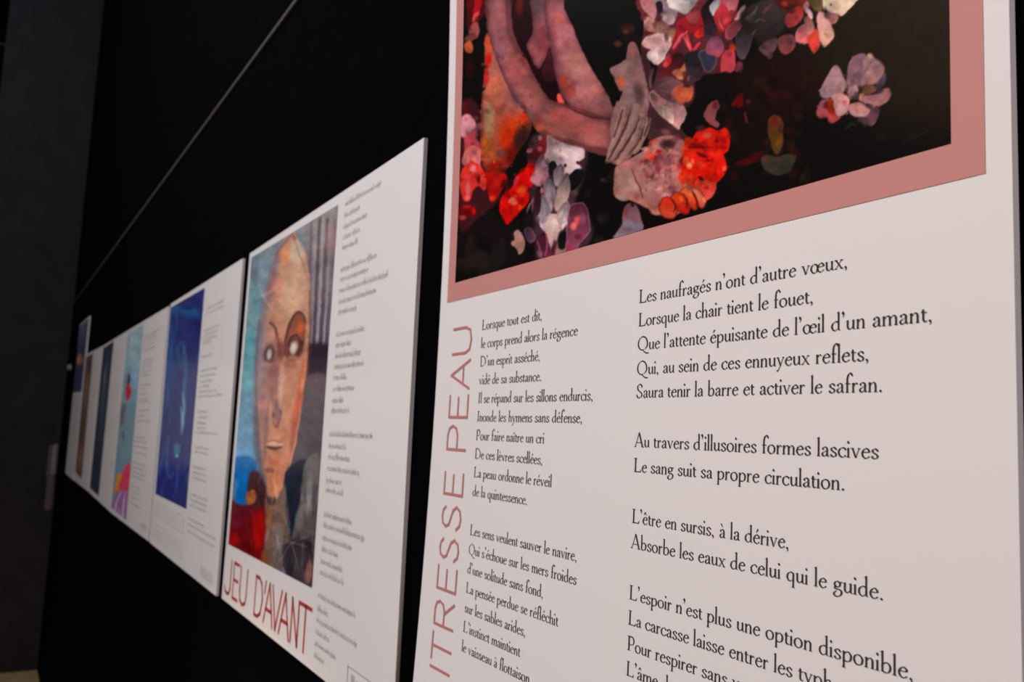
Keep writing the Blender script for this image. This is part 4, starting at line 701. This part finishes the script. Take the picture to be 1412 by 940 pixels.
# ---------------------------------------------------------------- 2: the face
P = Panel([(.5091, 0), (1.7360, 0), (1.7273, 1.0043), (.5237, .9901)], 'white panel with a painted face and the red title JEU D\'AVANT')
P.picture([(.5412, .1543), (1.2880, .1583), (1.2900, .9755), (.5510, .9735)], 260, 420, from_sheet(paint_face()), (205, 193, 192), label='painting of a pale-eyed face in orange, blue and red')
T2 = [[(1.337,1.534,.9661),(1.336,1.436,.9409),(1.336,1.471,.9166),(1.336,1.435,.8933),(1.336,1.429,.8708)], [(1.336,1.537,.8237),(1.336,1.498,.8024),(1.336,1.61,.7784),(1.336,1.546,.7547),(1.336,1.451,.732)],
      [(1.336,1.498,.6854),(1.336,1.427,.6625),(1.336,1.482,.6398),(1.336,1.506,.6174),(1.336,1.421,.5939),(1.336,1.461,.5708),(1.336,1.41,.5472),(1.336,1.442,.526)], [(1.335,1.573,.4784),(1.335,1.436,.4537),(1.335,1.469,.4312),(1.335,1.517,.4076),(1.334,1.423,.3834),(1.333,1.435,.3632)],
      [(1.333,1.493,.3138),(1.333,1.564,.292),(1.333,1.504,.2668),(1.332,1.434,.244),(1.332,1.458,.2196),(1.332,1.471,.1974)], [(1.331,1.546,.151),(1.331,1.405,.1247),(1.331,1.559,.1025),(1.330,1.42,.0789),(1.330,1.453,.0559),(1.330,1.391,.0325)]]
P.greek([[(a, b, z-.004) for a, b, z in st] for st in T2], M_grey, .0080)
tp = []
for ch, x0, x1 in (('J', .536, .598), ('E', .630, .684), ('U', .704, .772), ('D', .858, .925), ("'", .932, .962), ('A', .944, 1.020), ('V', 1.008, 1.082), ('A', 1.074, 1.150), ('N', 1.164, 1.212), ('T', 1.220, 1.296)):
    tp += [[(x0 + a, .0235 + b) for a, b in q] for q in cap_polys(ch, x1-x0,   .092, .0085)]
    if ch == 'U': NU = len(tp)
P.polys('title_word', tp[:NU], M_red, .0008, 'thin red title word'); P.polys('title_word', tp[NU:], M_red, .0008, 'thin red title word')
P.polys('corner_mark', [[(1.52,.056),(1.635,.056),(1.635,.0585),(1.52,.0585)], [(1.52,.012),(1.5225,.012),(1.5225,.058),(1.52,.058)], [(1.54,.02),(1.556,.02),(1.556,.048),(1.54,.048)], [(1.565,.02),(1.60,.02),(1.60,.026),(1.565,.026)], [(1.565,.036),(1.61,.036),(1.61,.042),(1.565,.042)]], M_pale, .0008)

# ---------------------------------------------------------------- 3: deep blue
P = Panel([(-.8071, -.008), (.4391, -.0064), (.4421, .9887), (-.7958, .9846)], 'white panel with a deep blue painting, left of the face panel')
P.picture([(-.7600, .1926), (-.0981, .1927), (-.0997, .9662), (-.7859, .968)], 120, 300, from_sheet(paint_blue()), (196, 184, 182), label='deep blue painting with pale turquoise streaks')
T3 = [[(-.05,.226,.8839),(-.05,.232,.8669)], [(-.045,.199,.8088),(-.045,.167,.7935),(-.045,.168,.7769),(-.045,.083,.7635)], [(-.045,.111,.7168)], [(-.045,.206,.6684),(-.045,.192,.65),(-.045,.144,.6305),(-.045,.122,.6139),(-.045,.223,.596),(-.045,.312,.5797)],
      [(-.04,.116,.5268),(-.04,.134,.5089),(-.04,.113,.4896),(-.04,.113,.4735),(-.04,.293,.4580)], [(-.04,.196,.4071),(-.04,.179,.3922)], [(-.044,.177,.3411),(-.044,.161,.3235),(-.044,.18,.3047)], [(-.045,.234,.249),(-.045,.23,.231),(-.045,.215,.2134)], [(-.053,.21,.1674),(-.053,.377,.1482),(-.053,.366,.1249)]]
P.greek([[(a, b, z-.004) for a, b, z in st] for st in T3], M_grey, .0075, 2)
P.polys('title_lettering', [[(x, z), (x+.008, z), (x+.008, z+.062), (x, z+.062)] for r, z in ((0, .105), (1, .022)) for x in np.arange(-.76, -.1, .052) + r*.012] + [[(x, z+.03*(i % 3)), (x+.034, z+.03*(i % 3)), (x+.034, z+.006+.03*(i % 3)), (x, z+.006+.03*(i % 3))] for z in (.105, .022) for i, x in enumerate(np.arange(-.76, -.12, .104))], M_faint, .0008, 'very pale title lettering')
P.polys('corner_mark', [[(.24+i*.03, .014), (.25+i*.03, .014), (.25+i*.03, .046), (.24+i*.03, .046)] for i in range(5)] + [[(.215, .014), (.22, .014), (.22, .056), (.215, .056)]], M_pale, .0008)

# ---------------------------------------------------------------- 4: pale blue with bright foot
P = Panel([(-2.1895, -.0176), (-.8465, -.0072), (-.8470, .9807), (-2.1520, .9837)], 'white panel with a tall pale blue picture, pink and orange at its foot')
P.picture([(-2.165, .010), (-1.5426, .0059), (-1.559, .9675), (-2.1416, .9686)], 80, 240, from_sheet(paint_kite()), (182, 168, 166), label='pale blue picture with a red figure and a bright foot')
T4 = [[(-1.49,-1.038,.894),(-1.49,-1.116,.8793),(-1.49,-1.108,.864),(-1.49,-1.149,.8422),(-1.49,-1.121,.8217)], [(-1.47,-1.18,.7722),(-1.47,-1.135,.7549),(-1.47,-1.18,.7384),(-1.47,-1.15,.7187),(-1.47,-1.213,.6995)], [(-1.47,-1.131,.6532),(-1.47,-1.286,.6332),(-1.47,-1.215,.6106),(-1.47,-1.183,.5864),(-1.47,-1.138,.5722)],
      [(-1.46,-1.116,.5332),(-1.46,-1.25,.5086),(-1.46,-1.071,.4831)], [(-1.52,-1.169,.4072),(-1.52,-1.121,.3877),(-1.51,-1.089,.3625),(-1.51,-1.09,.3343)], [(-1.487,-1.098,.2847),(-1.487,-1.103,.2634),(-1.48,-1.092,.2426),(-1.475,-1.061,.2213)], [(-1.48,-1.179,.1746),(-1.475,-1.148,.1519),(-1.475,-1.208,.1269),(-1.475,-1.149,.0956)]]
P.greek(T4, M_grey, .0075, 3)
P.polys('corner_mark', [[(-1.08+i*.036, .02), (-1.066+i*.036, .02), (-1.066+i*.036, .05), (-1.08+i*.036, .05)] for i in range(5)], M_pale, .0008)

# ---------------------------------------------------------------- 5, 6 and 7: the far end of the row
P = Panel([(-3.4624, -.0041), (-2.2084, -.0155), (-2.1827, .9842), (-3.4535, .9837)], 'white panel with a narrow dark navy picture, far along the row')
P.picture([(-3.40, .0297), (-2.8292, .0176), (-2.8006, .9716), (-3.3915, .9647)], 60, 160, from_card(simple_sheet('navy')), (172, 160, 158), label='dark navy picture')
P.greek([[(-2.72, -2.72 + .1*(3 + (i*7+k*3) % 3), .90 - .2*k - .03*i) for i in range(5)] for k in range(4)], M_pale, .0075, 4)
P = Panel([(-4.70, -.005), (-3.5153, -.0032), (-3.4779, .9854), (-4.70, .9991)], 'white panel with a brown picture, beside the tall farthest panel')
P.picture([(-4.62, .0663), (-4.05, .043), (-4.10, .9715), (-4.6664, .9760)], 60, 160, from_card(simple_sheet('brown')), (160, 145, 140), label='brown picture')
P.greek([[(-3.99, -3.99 + .1*(2 + (i*5+k*3) % 3), .90 - .2*k - .03*i) for i in range(5)] for k in range(4)], M_pale, .0075, 5)
P = Panel([(-5.6400, -.0035), (-4.725, -.010), (-4.720, 1.3158), (-5.6579, 1.3237)], 'tall farthest panel with a dusky blue and orange picture across its top')
P.picture([(-5.645, .7134), (-4.80, .7000), (-4.775, 1.300), (-5.652, 1.312)], 60, 120, from_card(simple_sheet('dusk')), (165, 152, 150), label='dusky blue and orange picture')
P.greek([[(-5.5, -5.5 + .1*(3 + (i*5+k*3) % 3), .62 - .2*k - .03*i) for i in range(5)] for k in range(3)], M_pale, .0075, 6)

# ---------------------------------------------------------------- small things at the far end
def bevelled(name, a, b, mat, parent, base, r=.012):
    import bmesh
    bm = bmesh.new(); v, f = box(a, b); o0 = W(*base)
    vs = [bm.verts.new((p[0]-o0[0], p[1]-o0[1], p[2]-o0[2])) for p in v]; [bm.faces.new([vs[i] for i in q]) for q in f]
    bmesh.ops.bevel(bm, geom=bm.edges[:], offset=r*S, segments=2, affect='EDGES'); me = bpy.data.meshes.new(name); bm.to_mesh(me); bm.free(); me.materials.append(mat)
    o = bpy.data.objects.new(name, me); col.objects.link(o); o.parent = parent; return o
M_plate = material('grey_plate', (.16, .15, .145), .5, .3); M_plate2 = material('dark_plate', (.075, .066, .062), .5, .3)
base = (-6.89, -.035, -.45)
root = bpy.data.objects.new('wall_plate', None); root.empty_display_size = .03; col.objects.link(root); root.location = W(*base); tag(root, 'narrow upright plate on the dark end wall, pale grey above and dark below', 'plate')
bevelled('upper_plate', (-6.89, -.050, -.10), (-6.862, -.001, .215), M_plate, root, base); bevelled('side_strip', (-6.89, -.082, -.12), (-6.872, -.050, .20), M_plate2, root, base, .006); bevelled('lower_plate', (-6.89, -.070, -.45), (-6.868, -.001, -.10), M_plate2, root, base)
def lathe(prof, n=16):
    V = []; F = []
    for r, y in prof:
        for i in range(n): a = 2*math.pi*i/n; V.append((r*S*math.cos(a), y*S, r*S*math.sin(a)))
    for j in range(len(prof)-1):
        for i in range(n): F.append((j*n+i, j*n+(i+1) % n, (j+1)*n+(i+1) % n, (j+1)*n+i))
    F.append(tuple(range(n))[::-1]); F.append(tuple((len(prof)-1)*n+i for i in range(n))); return V, F
k = mesh('wall_peg', *lathe([(.034, 0), (.034, -.005), (.020, -.008), (.020, -.016), (.030, -.020), (.032, -.026), (.024, -.031), (.010, -.033)]), material('pale_knob', (.22, .21, .20), .35, .5), None, True)
k.location = W(-6.36, BACK, .968); tag(k, 'tiny pale peg on the black wall left of the farthest panel', 'peg')
